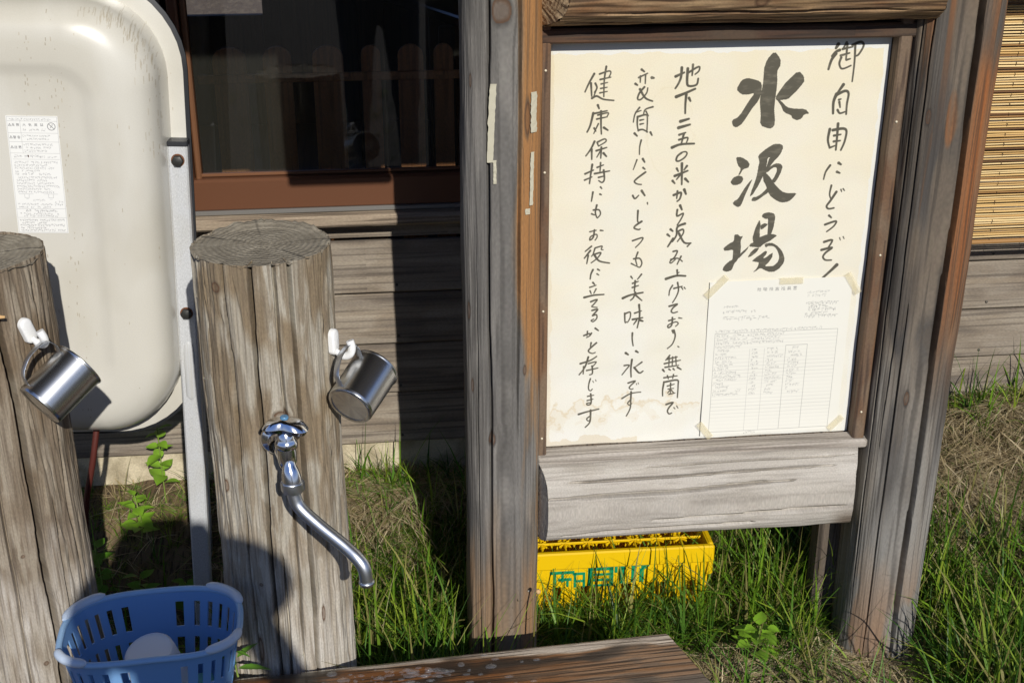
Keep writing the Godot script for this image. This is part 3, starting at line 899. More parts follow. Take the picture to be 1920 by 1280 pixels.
# ---------------------------------------------------------------- the two log posts
func build_logs() -> void:
	var pal := [srgb(176, 169, 154), srgb(152, 143, 127), srgb(88, 76, 62), srgb(132, 116, 93), srgb(200, 194, 183)]
	var lowpale := func(_u: float, v: float, n: float, a: float) -> float:
		return smoothstep(0.42, 0.75, v + 0.5 * (n - 0.5)) * (0.35 + 0.75 * a)
	var t1 := wood(768, 1024, 501, pal, 0.35, 1.0, lowpale, [[0.60, 0.04, 8.0, 9.0], [0.57, 0.72, 5.0, 26.0], [0.47, 0.26, 13.0, 9.0], [0.55, 0.58, 3.0, 3.0], [0.63, 0.40, 4.0, 12.0], [0.40, 0.66, 4.0, 16.0]], false, 24.0, 2.2)
	var cr := [[0.525, 0.0, 1.3, 0.0036, 0.013, 0.008, -0.012], [0.425, -0.2, 1.3, 0.0034, 0.012, 0.006], [0.58, -0.2, 1.2, 0.0024, 0.008, 0.006], [0.46, 0.2, 1.2, 0.0024, 0.008, 0.006], [0.495, -0.3, 0.5, 0.0026, 0.009, 0.008], [0.64, 0.1, 1.0, 0.002, 0.004, 0.004], [0.37, 0.0, 0.6, 0.0025, 0.006, 0.006], [0.70, 0.0, 1.0, 0.003, 0.006, 0.01], [0.33, 0.3, 1.0, 0.0025, 0.006, 0.006]]
	var tap_log := thing("log_post", "thick weathered log post with the chrome tap on its front", "log post", Vector3(-0.177, -0.19, -1.9), "log posts")
	put(log_mesh(0.965, 0.110, 0.110, 2.0, cr, 53, 560, 120, 0.025, 0.0018, Vector2.ZERO, 0.0022), "trunk", tex_mat(t1, 0.9, 0.2), tap_log)
	var top := tex_mat(rings(256, 71, srgb(118, 110, 96), srgb(158, 150, 134), 0.52, 0.45), 0.95, 0.3)
	put(cut_mesh(0.1085, 0.1085, 2.0, 55, 0.005, 0.003), "sawn_top", top, tap_log, Transform3D(Basis(), Vector3(0, 0.9635, 0)))
	var pal2 := [srgb(160, 149, 131), srgb(132, 119, 102), srgb(76, 64, 52), srgb(116, 100, 80), srgb(192, 186, 176)]
	var t2 := wood(768, 1024, 521, pal2, 0.4, 1.0, lowpale, [[0.45, 0.50, 3.0, 3.0], [0.44, 0.72, 4.0, 4.0]], false, 24.0, 2.2)
	var cr2 := [[0.412, -0.2, 1.2, 0.005, 0.020, 0.012], [0.36, 0.0, 0.6, 0.0025, 0.006, 0.008], [0.48, 0.0, 0.8, 0.0025, 0.006, 0.008], [0.55, 0.1, 1.0, 0.003, 0.007, 0.01], [0.31, 0.2, 1.0, 0.0025, 0.005, 0.008]]
	var side_log := thing("log_post", "weathered log post cut by the left edge, tin mug on its side", "log post", Vector3(-0.620, -0.19, -1.91), "log posts")
	put(log_mesh(0.962, 0.112, 0.112, 2.0, cr2, 57, 560, 120, 0.03, 0.002, Vector2.ZERO, 0.0022), "trunk", tex_mat(t2, 0.9, 0.2), side_log)
	put(cut_mesh(0.109, 0.109, 2.0, 59, 0.006, 0.004), "sawn_top", top, side_log, Transform3D(Basis(Vector3.UP, 1.1), Vector3(0, 0.9595, 0)))
	# a torn splinter below the top of the side log
	var g := Geo.new()
	add_tube(g, [Vector3(0.02, 0.0, 0.0), Vector3(0.05, 0.004, 0.006), Vector3(0.075, 0.001, 0.004)], [0.003, 0.006, 0.002], 7)
	put(g.mesh(), "splinter", M.raw_wood, side_log, Transform3D(Basis(), Vector3(-0.005, 0.895, 0.104)))

func more_materials() -> void:
	M.trim_metal = mat(srgb(150, 148, 144), 0.4, 0.6)
	M.trim_grey = tex_mat(wood(256, 1024, 93, [srgb(186, 178, 167), srgb(158, 150, 140), srgb(92, 84, 76), srgb(170, 160, 148)], 0.5, 0.5, null, [], true, 30.0), 0.9, 0.15, Vector3(0.9, 4.0, 1))
	M.siding_up = tex_mat(wood(256, 512, 61, [srgb(120, 108, 94), srgb(90, 80, 70), srgb(56, 48, 42), srgb(100, 86, 70)], 0.8, 0.6), 0.9, 0.2, Vector3(3, 1, 1))
	var bt := wood(128, 1024, 65, [srgb(120, 90, 64), srgb(96, 72, 54), srgb(56, 42, 34), srgb(120, 104, 86)], 0.6, 0.7)
	M.batten = tex_mat(bt, 0.8, 0.1, Vector3(5, 1.1, 1))
	M.batten_flat = tex_mat(wood(128, 1024, 66, [srgb(88, 62, 42), srgb(66, 46, 34), srgb(40, 30, 24), srgb(80, 66, 52)], 0.6, 0.7, null, [], true), 0.8, 0.1, Vector3(1.1, 5, 1))
	M.old_tape = tex_mat(speckle(64, 128, 67, srgb(216, 212, 190), srgb(150, 140, 118), 0.08, 0.4, 0.8), 0.8, 0.0, Vector3(1, 1, 1))
	var st := mat(Color(0.92, 0.87, 0.70, 0.22), 0.45)
	st.transparency = BaseMaterial3D.TRANSPARENCY_ALPHA
	M.sticky_tape = st
	M.raw_wood = mat(srgb(206, 168, 116), 0.9)
	M.picket = tex_mat(wood(128, 512, 68, [srgb(206, 146, 92), srgb(176, 118, 70), srgb(120, 78, 46), srgb(190, 138, 92)], 0.4, 0.5), 0.7, 0.05, Vector3(4, 1.2, 1))
	M.lacquer = mat(srgb(46, 38, 34), 0.15)
	M.red_wood = mat(srgb(176, 80, 44), 0.7)

# ---------------------------------------------------------------- fuel tank
func outline(a: float, b: float, r: float, n := 10) -> PackedVector2Array:
	var out := PackedVector2Array()
	for c in 4:
		var cx: float = (a - r) * [1, -1, -1, 1][c]
		var cy: float = (b - r) * [1, 1, -1, -1][c]
		for k in n + 1:
			var an := PI / 2 * (c + float(k) / n)
			out.append(Vector2(cx + r * cos(an), cy + r * sin(an)))
	return out

func loft(rings_: Array, a: float, b: float, rad: float, cap: bool) -> ArrayMesh:
	# rings of a rounded rectangle, each [inset, z]; from the back to the front
	var p := PackedVector3Array()
	var uv := PackedVector2Array()
	var nu := 0
	for r: Array in rings_:
		var o := outline(a - r[0], b - r[0], maxf(rad - r[0] * 0.75, 0.005))
		nu = o.size()
		for k in nu + 1:
			var q := o[k % nu]
			p.append(Vector3(q.x, q.y, r[1]))
			uv.append(Vector2(0.5 + q.x, 0.5 - q.y))
	var g := Geo.new()
	g.grid(nu, rings_.size() - 1, p, uv)
	if cap:
		var s := (rings_.size() - 1) * (nu + 1)
		for k in range(1, nu - 1):
			var from := g.v.size()
			g.tri(p[s], p[s + k + 1], p[s + k])
			for e in 3:
				var q := g.v[from + e]
				g.t[from + e] = Vector2(0.5 + q.x, 0.5 - q.y)
	return g.mesh()

func build_tank() -> void:
	var cream := speckle(1024, 1024, 601, srgb(211, 208, 198), srgb(203, 199, 187), 0.006, 0.35, 0.75, 1.0, 2.5, 0.04)
	# flecks of grime in runs down the paint
	var im: Image = (cream[0] as ImageTexture).get_image()
	rng.seed = 61
	for k in 420:
		var x := rng.randi_range(20, 1000)
		var y := rng.randi_range(20, 1000)
		if k % 2 == 0:
			x = 680 + rng.randi_range(-12, 12) + (k % 4) * 22
			y = rng.randi_range(120, 900)
		var l := rng.randi_range(1, 7)
		var tone := srgb(120, 104, 78).lerp(srgb(176, 160, 130), rng.randf())
		if k % 3 == 0:       # grime caught along the upper right edge
			var an := rng.randf_range(-0.35, 1.35)
			x = int((0.5 + 0.235 + 0.125 * cos(an) + rng.randfn(0.0, 0.009)) * 1024)
			y = int((0.5 - 0.265 - (0.125 * sin(an) if an > 0.0 else 0.35 * an) ) * 1024)
			l = rng.randi_range(3, 14)
		for s in l:
			im.set_pixel(x, mini(y + s, 1023), im.get_pixel(x, mini(y + s, 1023)).lerp(tone, 0.3 if k % 3 == 0 else 0.6))
	var tm := tex_mat([ImageTexture.create_from_image(im), null], 0.32, 0.0)
	tm.clearcoat_enabled = true
	tm.clearcoat = 0.5
	tm.clearcoat_roughness = 0.2
	var tank := thing("fuel_tank", "cream metal fuel tank on grey legs beside the hut wall", "fuel tank", Vector3(-0.731, 0.728, -2.25))
	tank.rotation_degrees.z = -2.7
	put(loft([[0.026, 0.002], [0.028, 0.012], [0.031, 0.045], [0.036, 0.066], [0.046, 0.086], [0.060, 0.099], [0.078, 0.107], [0.098, 0.110], [0.128, 0.110], [0.138, 0.1085], [0.148, 0.105], [0.158, 0.1035], [0.18, 0.103], [0.38, 0.103]], 0.40, 0.43, 0.16, true), "front_shell", tm, tank)
	put(loft([[0.0, -0.003], [0.0, 0.002], [0.03, 0.002]], 0.40, 0.43, 0.16, false), "flange", tm, tank)
	put(loft([[0.03, -0.016], [-0.007, -0.014], [-0.007, -0.004], [0.03, -0.0035]], 0.40, 0.43, 0.16, false), "seam_gasket", M.gasket, tank)
	put(loft([[0.38, -0.15], [0.09, -0.15], [0.05, -0.13], [0.034, -0.08], [0.028, -0.014]], 0.40, 0.43, 0.16, false), "rear_shell", tm, tank)
	for s: Vector2 in [Vector2(0.3875, 0.0), Vector2(-0.3875, 0.0), Vector2(0.37, -0.17), Vector2(-0.37, -0.17)]:
		var front := s.y == 0.0
		var lg := put(box(Vector3(0.0345, 1.10 if front else 1.0, 0.030), 0.003, Vector2(0.1, 0.3), Vector3(0, -0.403 if front else -0.45, 0)), "leg", M.leg_metal, tank, Transform3D(Basis(), Vector3(s.x, 0.0, s.y + 0.019)))
		if not front: continue
		lg.set_meta("label", "pale grey square leg bolted to the tank flange")
		put(box(Vector3(0.037, 0.009, 0.034), 0.002), "end_cap", M.gasket, lg, Transform3D(Basis(), Vector3(0, 0.149, 0)))
		var hex := lathe([Vector2(0.0, 0.0), Vector2(0.0105, 0.0), Vector2(0.0105, 0.006), Vector2(0.0085, 0.008), Vector2(0.0, 0.0085)], 6)
		for y: float in [0.120, -0.170]:
			put(lathe([Vector2(0.0118, 0.0), Vector2(0.0118, 0.001), Vector2(0.0, 0.0012)], 20), "rust_ring", M.rust, lg, Transform3D(Basis(Vector3.RIGHT, PI / 2), Vector3(0, y, 0.0152)))
			put(hex, "bolt", M.bolt, lg, Transform3D(Basis(Vector3.RIGHT, PI / 2), Vector3(0, y, 0.0165)))
		put(lathe([Vector2(0.0, 0.0), Vector2(0.009, 0.01), Vector2(0.010, 0.10), Vector2(0.008, 0.116), Vector2(0.0, 0.124)], 16), "rib", M.leg_metal, lg, Transform3D(Basis().scaled(Vector3(1, 1, 0.45)), Vector3(0.0, -0.35, 0.0145)))
	put(tube(smooth_path([Vector3(0.215, -0.36, 0.03), Vector3(0.20, -0.46, 0.05), Vector3(0.17, -0.62, 0.04), Vector3(0.16, -0.9, 0.0)]), [0.006], 8), "fuel_pipe", M.red_pipe, tank)
	put(box(Vector3(0.0835, 0.204, 0.0008)), "warning_label", tank_label(), tank, Transform3D(Basis(Vector3.BACK, 0.005), Vector3(0.1635, 0.108, 0.1036))).set_meta("label", "white printed warning label")

func tank_label() -> StandardMaterial3D:
	var w := 256
	var h := 626
	var line := PackedFloat32Array()
	line.resize(w * h)
	rng.seed = 33
	var seg := func(a: Vector2, b: Vector2, r: float) -> void: stamp(line, w, h, a, b, r, r)
	var words := func(x: float, y: float, count: int, size: float, r: float) -> void:
		for k in count:
			if rng.randf() < 0.1: continue
			for s in 4:
				var a := Vector2(x + k * size * 1.15 + rng.randf() * size * 0.8, y + rng.randf() * size)
				stamp(line, w, h, a, a + (Vector2(size * 0.6, 0) if rng.randf() < 0.55 else Vector2(0, size * 0.6)), r, r)
	# a character from its strokes on a 10 x 10 square
	var sign_ := func(st: Array, x: float, y: float, size: float, r: float) -> void:
		for s: Array in st: stamp(line, w, h, Vector2(x, y) + Vector2(s[0], s[1]) * size / 10.0, Vector2(x, y) + Vector2(s[2], s[3]) * size / 10.0, r, r)
	for q: Array in [[4, 4, 251, 4], [4, 4, 4, 621], [251, 4, 251, 621], [4, 621, 251, 621], [6, 26, 250, 26], [6, 88, 250, 88], [6, 134, 250, 134], [6, 194, 250, 194], [6, 492, 250, 492], [6, 540, 250, 540], [68, 26, 68, 194], [14, 226, 246, 226]]:
		seg.call(Vector2(q[0], q[1]), Vector2(q[2], q[3]), 0.35)
	words.call(14, 11, 20, 9.0, 0.4)
	var dan := [[4, 0, 2, 2], [4, 0, 7, 0], [1, 3, 9, 3], [2, 3, 0, 10], [4, 5, 7, 5], [7, 5, 7, 7], [4, 5, 4, 9], [4, 9, 9, 9]]
	var ken := [[1, 0, 1, 10], [1, 0, 4, 1], [4, 1, 2, 4], [2, 4, 4, 6], [7, 0, 4, 3], [7, 0, 10, 3], [5, 5, 9, 5], [5, 4, 9, 4], [7, 2, 7, 7], [7, 7, 4, 10], [7, 7, 10, 10]]
	var kei := [[1, 1, 9, 1], [2, 0, 2, 3], [5, 3, 1, 3], [7, 2, 9, 4], [0, 5, 10, 5], [2, 6, 8, 6], [2, 8, 8, 8], [2, 10, 8, 10], [2, 8, 2, 10], [8, 8, 8, 10]]
	var koku := [[2, 1, 1, 3], [1, 2, 9, 2], [5, 0, 5, 5], [0, 5, 10, 5], [2, 7, 8, 7], [2, 7, 2, 10], [8, 7, 8, 10], [2, 10, 8, 10]]
	var chu := [[1, 1, 2, 2], [0, 4, 2, 5], [0, 10, 3, 6], [6, 0, 7, 1], [4, 3, 10, 3], [4, 6, 9, 6], [7, 3, 7, 10], [3, 10, 10, 10]]
	var i_ := [[1, 1, 9, 1], [3, 1, 3, 3], [7, 1, 7, 3], [0, 3, 10, 3], [2, 4, 8, 4], [2, 6, 8, 6], [2, 4, 2, 7], [8, 4, 8, 7], [2, 8, 1, 10], [4, 8, 4, 10], [4, 10, 7, 10], [9, 8, 10, 10]]
	var hi := [[5, 0, 5, 5], [5, 5, 0, 10], [5, 5, 10, 10], [1, 3, 2, 5], [9, 3, 7, 5]]
	var ki := [[3, 0, 0, 4], [2, 2, 9, 2], [2, 4, 8, 4], [1, 5, 8, 5], [8, 5, 10, 10], [2, 7, 6, 10], [6, 7, 2, 10]]
	var gen := [[1, 0, 3, 2], [5, 0, 5, 2], [9, 0, 7, 2], [1, 3, 10, 3], [2, 3, 0, 10], [3, 5, 6, 5], [3, 9, 6, 8], [4, 5, 4, 9], [8, 4, 6, 10], [6, 6, 10, 10]]
	var kin := [[2, 0, 2, 5], [0, 2, 4, 2], [8, 0, 8, 5], [6, 2, 10, 2], [2, 6, 8, 6], [0, 7, 10, 7], [5, 7, 5, 10], [2, 8, 1, 10], [8, 8, 9, 10]]
	for q: Array in [[46.0, dan, ken], [110.0, kei, koku], [162.0, chu, i_]]:
		var y: float = q[0]
		for s in 3: seg.call(Vector2([9, 23, 16][s], [y + 6, y + 6, y - 7][s]), Vector2([23, 16, 9][s], [y + 6, y - 7, y + 6][s]), 0.9)
		seg.call(Vector2(16, y - 2), Vector2(16, y + 3), 0.8)
		sign_.call(q[1], 27, y - 7, 14.0, 0.8)
		sign_.call(q[2], 48, y - 7, 14.0, 0.8)
	for k in 4: sign_.call([hi, ki, gen, kin][k], 80 + k * 29, 38, 14.0, 0.75)
	words.call(78, 66, 11, 9.0, 0.4)
	for k in 32:
		seg.call(Vector2(221 + 19 * cos(k * TAU / 32), 53 + 19 * sin(k * TAU / 32)), Vector2(221 + 19 * cos((k + 1) * TAU / 32), 53 + 19 * sin((k + 1) * TAU / 32)), 1.5)
	seg.call(Vector2(208, 40), Vector2(234, 66), 1.4)
	for q: Array in [[214, 62, 226, 50], [226, 50, 228, 42], [228, 42, 222, 46], [222, 46, 214, 62]]: seg.call(Vector2(q[0], q[1]), Vector2(q[2], q[3]), 0.6)
	for k in 2: words.call(74, 98 + k * 16, 15, 8.0, 0.4)
	for k in 3: words.call(74, 142 + k * 17, 15 - k, 8.5, 0.4)
	words.call(20, 203, 11, 11.0, 0.55)
	words.call(150, 207, 9, 8.0, 0.3)
	for k in 11: words.call(18, 236 + k * 15.5 + (4 if k > 4 else 0), 21 - (k * 5) % 8, 9.0, 0.42)
	for q: Array in [[24, 412, 96, 412], [52, 412, 52, 432], [74, 412, 74, 432], [52, 432, 74, 432], [58, 438, 70, 438], [150, 412, 220, 412], [172, 412, 172, 432], [196, 412, 196, 432], [172, 432, 196, 432], [178, 440, 190, 440]]:
		seg.call(Vector2(q[0], q[1]), Vector2(q[2], q[3]), 0.5)
	words.call(90, 440, 6, 9.0, 0.35)
	words.call(200, 448, 4, 9.0, 0.35)
	for k in 2: words.call(14, 462 + k * 14, 22 - k * 4, 9.0, 0.42)
	for s in 3: seg.call(Vector2([50, 62, 56][s], [506, 506, 496][s]), Vector2([62, 56, 50][s], [506, 496, 506][s]), 0.8)
	words.call(68, 496, 11, 11.0, 0.6)
	for k in 2: words.call(18, 514 + k * 12, 20, 8.5, 0.4)
	for k in 5: words.call(14, 548 + k * 14, 22 - (k % 2) * 9, 9.0, 0.5)
	var im := Image.create(w, h, false, Image.FORMAT_RGB8)
	for y in h:
		for x in w:
			im.set_pixel(x, y, srgb(236, 236, 232).lerp(srgb(58, 58, 62), line[y * w + x] * 0.62))
	im.fill_rect(Rect2i(90, 204, 5, 12), srgb(70, 36, 28))
	var m := StandardMaterial3D.new()
	m.albedo_texture = ImageTexture.create_from_image(im)
	m.roughness = 0.4
	m.uv1_scale = Vector3(1.0 / 0.0835, 1.0 / 0.204, 1)
	m.uv1_offset = Vector3(0.5, 0.5, 0)
	return m

# ---------------------------------------------------------------- wet plank in front
func build_plank() -> void:
	var wet := [srgb(128, 82, 42), srgb(92, 58, 31), srgb(40, 28, 19), srgb(54, 43, 33), srgb(192, 178, 160)]
	var t := wood(384, 1536, 701, wet, 0.7, 1.0, func(u, v, n, a): return maxf(smoothstep(0.17, 0.11, u + 0.20 * v + 0.10 * (n - 0.5)), smoothstep(0.22, 0.02, v + 0.2 * (n - 0.5)) * (0.2 + 0.4 * a)), [[0.5, 0.2, 10.0, 26.0]], false, 30.0)
	var m := tex_mat(t, 0.55, 0.25)
	m.clearcoat_enabled = true
	m.clearcoat = 1.0
	m.clearcoat_roughness = 0.06
	var wetness := noise(702, 0.012, 4).get_image(256, 256)
	wetness.convert(Image.FORMAT_L8)
	for y in 256:
		for x in 256:
			var q := wetness.get_pixel(x, y).r
			wetness.set_pixel(x, y, Color.from_hsv(0, 0, clampf((q - 0.42) * 5.0, 0.0, 1.0) if y > 70 else 0.0))
	m.clearcoat_texture = ImageTexture.create_from_image(wetness)
	var pl := thing("bench_plank", "wet brown plank on blocks running across the foreground", "plank", Vector3(-0.83, -0.19, -1.748))
	pl.rotation.y = 0.055
	# cross-section from the front lower edge over the top to the back, the back edge left waney
	var sec := [Vector2(0.195, 0.30), Vector2(0.236, 0.30), Vector2(0.240, 0.296), Vector2(0.240, 0.20), Vector2(0.240, 0.10), Vector2(0.240, 0.03), Vector2(0.239, 0.016), Vector2(0.234, 0.006), Vector2(0.222, 0.0), Vector2(0.205, 0.002), Vector2(0.195, 0.008)]
	var nz := noise(703, 6.0, 3)
	var p := PackedVector3Array()
	var uv := PackedVector2Array()
	var n := 90
	for j in n + 1:
		var x := 1.315 * j / n
		for k in sec.size():
			var q: Vector2 = sec[k]
			var wob := 0.004 * nz.get_noise_1d(x) if q.y < 0.02 else 0.0006 * nz.get_noise_2d(x * 3.0, q.y * 12.0)
			p.append(Vector3(x + (0.24 * q.y if j == n else 0.0), q.x + wob, q.y + wob))
			uv.append(Vector2(float(k) / (sec.size() - 1) if false else q.y / 0.3, 1.0 - float(j) / n))
	var g := Geo.new()
	g.grid(sec.size() - 1, n, p, uv)
	var last := n * sec.size()
	for k in range(1, sec.size() - 1):
		g.tri(p[last], p[last + k + 1], p[last + k])
		g.tri(p[0], p[k], p[k + 1])
	g.quad(p[0], p[sec.size() - 1], p[last + sec.size() - 1], p[last])
	put(g.mesh(), "plank", m, pl)
	for x: float in [0.12, 1.05]:
		put(box(Vector3(0.12, 0.195, 0.20), 0.008, Vector2(x, 0)), "support_block", M.siding_up, pl, Transform3D(Basis(), Vector3(x, 0.095, 0.17)))
	# beads of water left on the plank
	rng.seed = 71
	var drops := Geo.new()
	for k in 170:
		var c := Vector3(rng.randf_range(0.72, 1.15), 0.2405, rng.randf_range(0.02, 0.20))
		if k % 4 > 0: c = Vector3(0.845 + rng.randfn(0.0, 0.055), 0.2405, 0.035 + absf(rng.randfn(0.0, 0.05)))
		var r := rng.randf_range(0.0012, 0.0040) * (1.8 if k % 5 == 1 else 1.0)
		add_lathe(drops, [Vector2(r, 0.0), Vector2(r * 0.92, r * 0.25), Vector2(r * 0.6, r * 0.5), Vector2(0.0, r * 0.6)], 9, Transform3D(Basis(Vector3.UP, rng.randf() * TAU).scaled(Vector3(1.0 + rng.randf() * 1.6, 1, 1)), c))
	var water := mat(Color(0.96, 0.98, 1.0, 0.05), 0.02)
	water.transparency = BaseMaterial3D.TRANSPARENCY_ALPHA
	put(drops.mesh(), "water_drops", water, pl).set_meta("kind", "stuff")

# ---------------------------------------------------------------- reed blind on the right
func build_blind() -> void:
	var b := thing("reed_blind", "yellow reed blind hanging on the hut wall at the right", "blind", Vector3(1.12, 0.535, -2.47))
	var tones := [mat(srgb(222, 184, 118), 0.5), mat(srgb(204, 164, 100), 0.55), mat(srgb(238, 208, 150), 0.45), mat(srgb(160, 118, 66), 0.65), mat(srgb(110, 76, 42), 0.7)]
	var meshes := []
	rng.seed = 81
	for k in 6:
		var pts := []
		for s in 9: pts.append(Vector3(1.0 * s / 8.0, rng.randf_range(-0.0006, 0.0006), rng.randf_range(-0.0008, 0.0008)))
		meshes.append(tube(pts, [rng.randf_range(0.0015, 0.0024)], 6))
	for k in 142:
		put(meshes[rng.randi() % 6], "reed", tones[[0, 0, 0, 1, 1, 2, 2, 3, 4][rng.randi() % 9]], b, Transform3D(Basis(Vector3.BACK, rng.randf_range(-0.002, 0.002)), Vector3(rng.randf_range(-0.01, 0.01), 0.006 + k * 0.0053 + rng.randf_range(-0.0006, 0.0006), rng.randf_range(-0.001, 0.001))))
	for x: float in [0.13, 0.215, 0.30, 0.385, 0.47, 0.56]:
		var pts := []
		for k in 72: pts.append(Vector3(x + rng.randf_range(-0.001, 0.001), k * 0.0106, 0.0035 * (1 if k % 2 == 0 else -1)))
		put(tube(pts, [0.0007], 5), "thread", M.thread, b)
	put(tube([Vector3(-0.02, -0.004, 0), Vector3(1.02, -0.004, 0)], [0.0055], 8), "bottom_rod", tones[3], b)

# ---------------------------------------------------------------- the tap
func build_tap() -> void:
	var t := thing("water_tap", "chrome tap with a long bent spout on the thick log post", "tap", Vector3(-0.1655, 0.486, -1.793))
	var out := Basis(Vector3.RIGHT, PI / 2)     # lathe axis turned to the front
	var fl := put(lathe([Vector2(0.027, 0.0), Vector2(0.027, 0.0), Vector2(0.027, 0.003), Vector2(0.024, 0.007), Vector2(0.016, 0.011), Vector2(0.013, 0.013), Vector2(0.012, 0.03)], 36), "wall_flange", M.chrome, t, Transform3D(out, Vector3.ZERO))
	fl.position = Vector3.ZERO
	var ax := Vector3(0.0185, 0, 0.066)
	put(tube([Vector3(0, -0.002, 0.01), Vector3(0.008, -0.004, 0.035), ax + Vector3(0, -0.008, 0)], [0.0115, 0.0115, 0.012], 20), "inlet", M.chrome, t)
	put(lathe([Vector2(0.0, -0.020), Vector2(0.008, -0.019), Vector2(0.0125, -0.014), Vector2(0.0148, -0.004), Vector2(0.0148, 0.010), Vector2(0.0140, 0.018), Vector2(0.0140, 0.018), Vector2(0.0175, 0.019), Vector2(0.0175, 0.026), Vector2(0.016, 0.029), Vector2(0.013, 0.034), Vector2(0.012, 0.046), Vector2(0.0, 0.048)], 32), "valve_body", M.chrome, t, Transform3D(Basis(), ax))
	put(tube(smooth_path([ax + Vector3(0, 0.004, 0.002), ax + Vector3(0.002, -0.008, 0.007), ax + Vector3(0.004, -0.020, 0.011), ax + Vector3(0.006, -0.038, 0.014)], 5), [0.012, 0.0118, 0.0112, 0.0106, 0.0103, 0.0104, 0.0108, 0.0113, 0.012, 0.0128, 0.0135, 0.0142, 0.0148, 0.0152, 0.0154, 0.0154], 24), "outlet_neck", M.chrome, t)
	# two-winged handle with a blue button
	var p := PackedVector3Array()
	var nu := 64
	for j in 11:
		var f := j / 10.0
		for k in nu + 1:
			var an := TAU * (k % nu) / nu
			var r := 0.0165 + 0.0205 * pow(absf(cos(an)), 1.8)
			if j < 6:
				var rr := 1.0 - 0.06 * f
				p.append(Vector3(cos(an) * r * rr * (0.86 + 0.14 * (j / 5.0)), -0.010 + 0.007 * j / 5.0 - 0.006 * pow(absf(cos(an)), 4.0), sin(an) * r * (0.86 + 0.14 * (j / 5.0))))
			else:
				var s := 1.0 - (j - 5) / 5.0
				p.append(Vector3(cos(an) * r * s, -0.003 + 0.013 * sqrt(1.0 - s * s) - 0.006 * pow(absf(cos(an)), 4.0) * s, sin(an) * r * s))
	var g := Geo.new()
	g.grid(nu, 10, p, PackedVector2Array())
	var hd := put(g.mesh(), "handle", M.chrome, t, Transform3D(Basis(Vector3.UP, -0.25), ax + Vector3(0, 0.058, 0)))
	put(lathe([Vector2(0.0065, 0.0), Vector2(0.0065, 0.0022), Vector2(0.0054, 0.0035), Vector2(0.0054, 0.0035), Vector2(0.0, 0.0038)], 20), "button", M.blue_button, hd, Transform3D(Basis(), Vector3(0, 0.0092, 0)))
	put(lathe([Vector2(0.0165, -0.010), Vector2(0.0185, -0.008), Vector2(0.0185, 0.006), Vector2(0.0170, 0.008), Vector2(0.0140, 0.010)], 8, Transform3D(Basis(), Vector3(0.006, -0.041, 0.014) + ax)), "spout_nut", M.chrome_dull, t)
	var path := smooth_path([ax + Vector3(0.006, -0.044, 0.014), ax + Vector3(0.007, -0.060, 0.015), ax + Vector3(0.015, -0.079, 0.019), ax + Vector3(0.042, -0.103, 0.033), ax + Vector3(0.080, -0.130, 0.054), ax + Vector3(0.100, -0.146, 0.068), ax + Vector3(0.1095, -0.162, 0.0745), ax + Vector3(0.112, -0.186, 0.076)], 8)
	put(tube(path, [0.0105], 22, false), "spout", M.chrome_dull, t)
	put(lathe([Vector2(0.0092, 0.004), Vector2(0.0112, 0.004), Vector2(0.0122, 0.001), Vector2(0.0122, -0.001), Vector2(0.0112, -0.003), Vector2(0.0092, -0.003)].map(func(v): return Vector2(v.x, -v.y)), 22), "spout_lip", M.chrome_dull, t, Transform3D(Basis(), ax + Vector3(0.112, -0.184, 0.076)))

# ---------------------------------------------------------------- hooks and mugs
func ribbon(pts: Array, w: float, th: float) -> ArrayMesh:
	# a strap in the x-y plane, w wide along z
	var p := PackedVector3Array()
	var uv := PackedVector2Array()
	for k in pts.size():
		var a: Vector3 = pts[maxi(k - 1, 0)]
		var b: Vector3 = pts[mini(k + 1, pts.size() - 1)]
		var d := (b - a).normalized()
		var nn := Vector3(-d.y, d.x, 0) * th / 2
		var z := Vector3(0, 0, w / 2)
		var q: Vector3 = pts[k]
		for e: Vector3 in [q + nn + z, q + nn + z * 0.0, q + nn - z, q - nn - z, q - nn, q - nn + z, q + nn + z]:
			p.append(e)
			uv.append(Vector2.ZERO)
	var g := Geo.new()
	g.grid(6, pts.size() - 1, p, uv)
	return g.mesh()

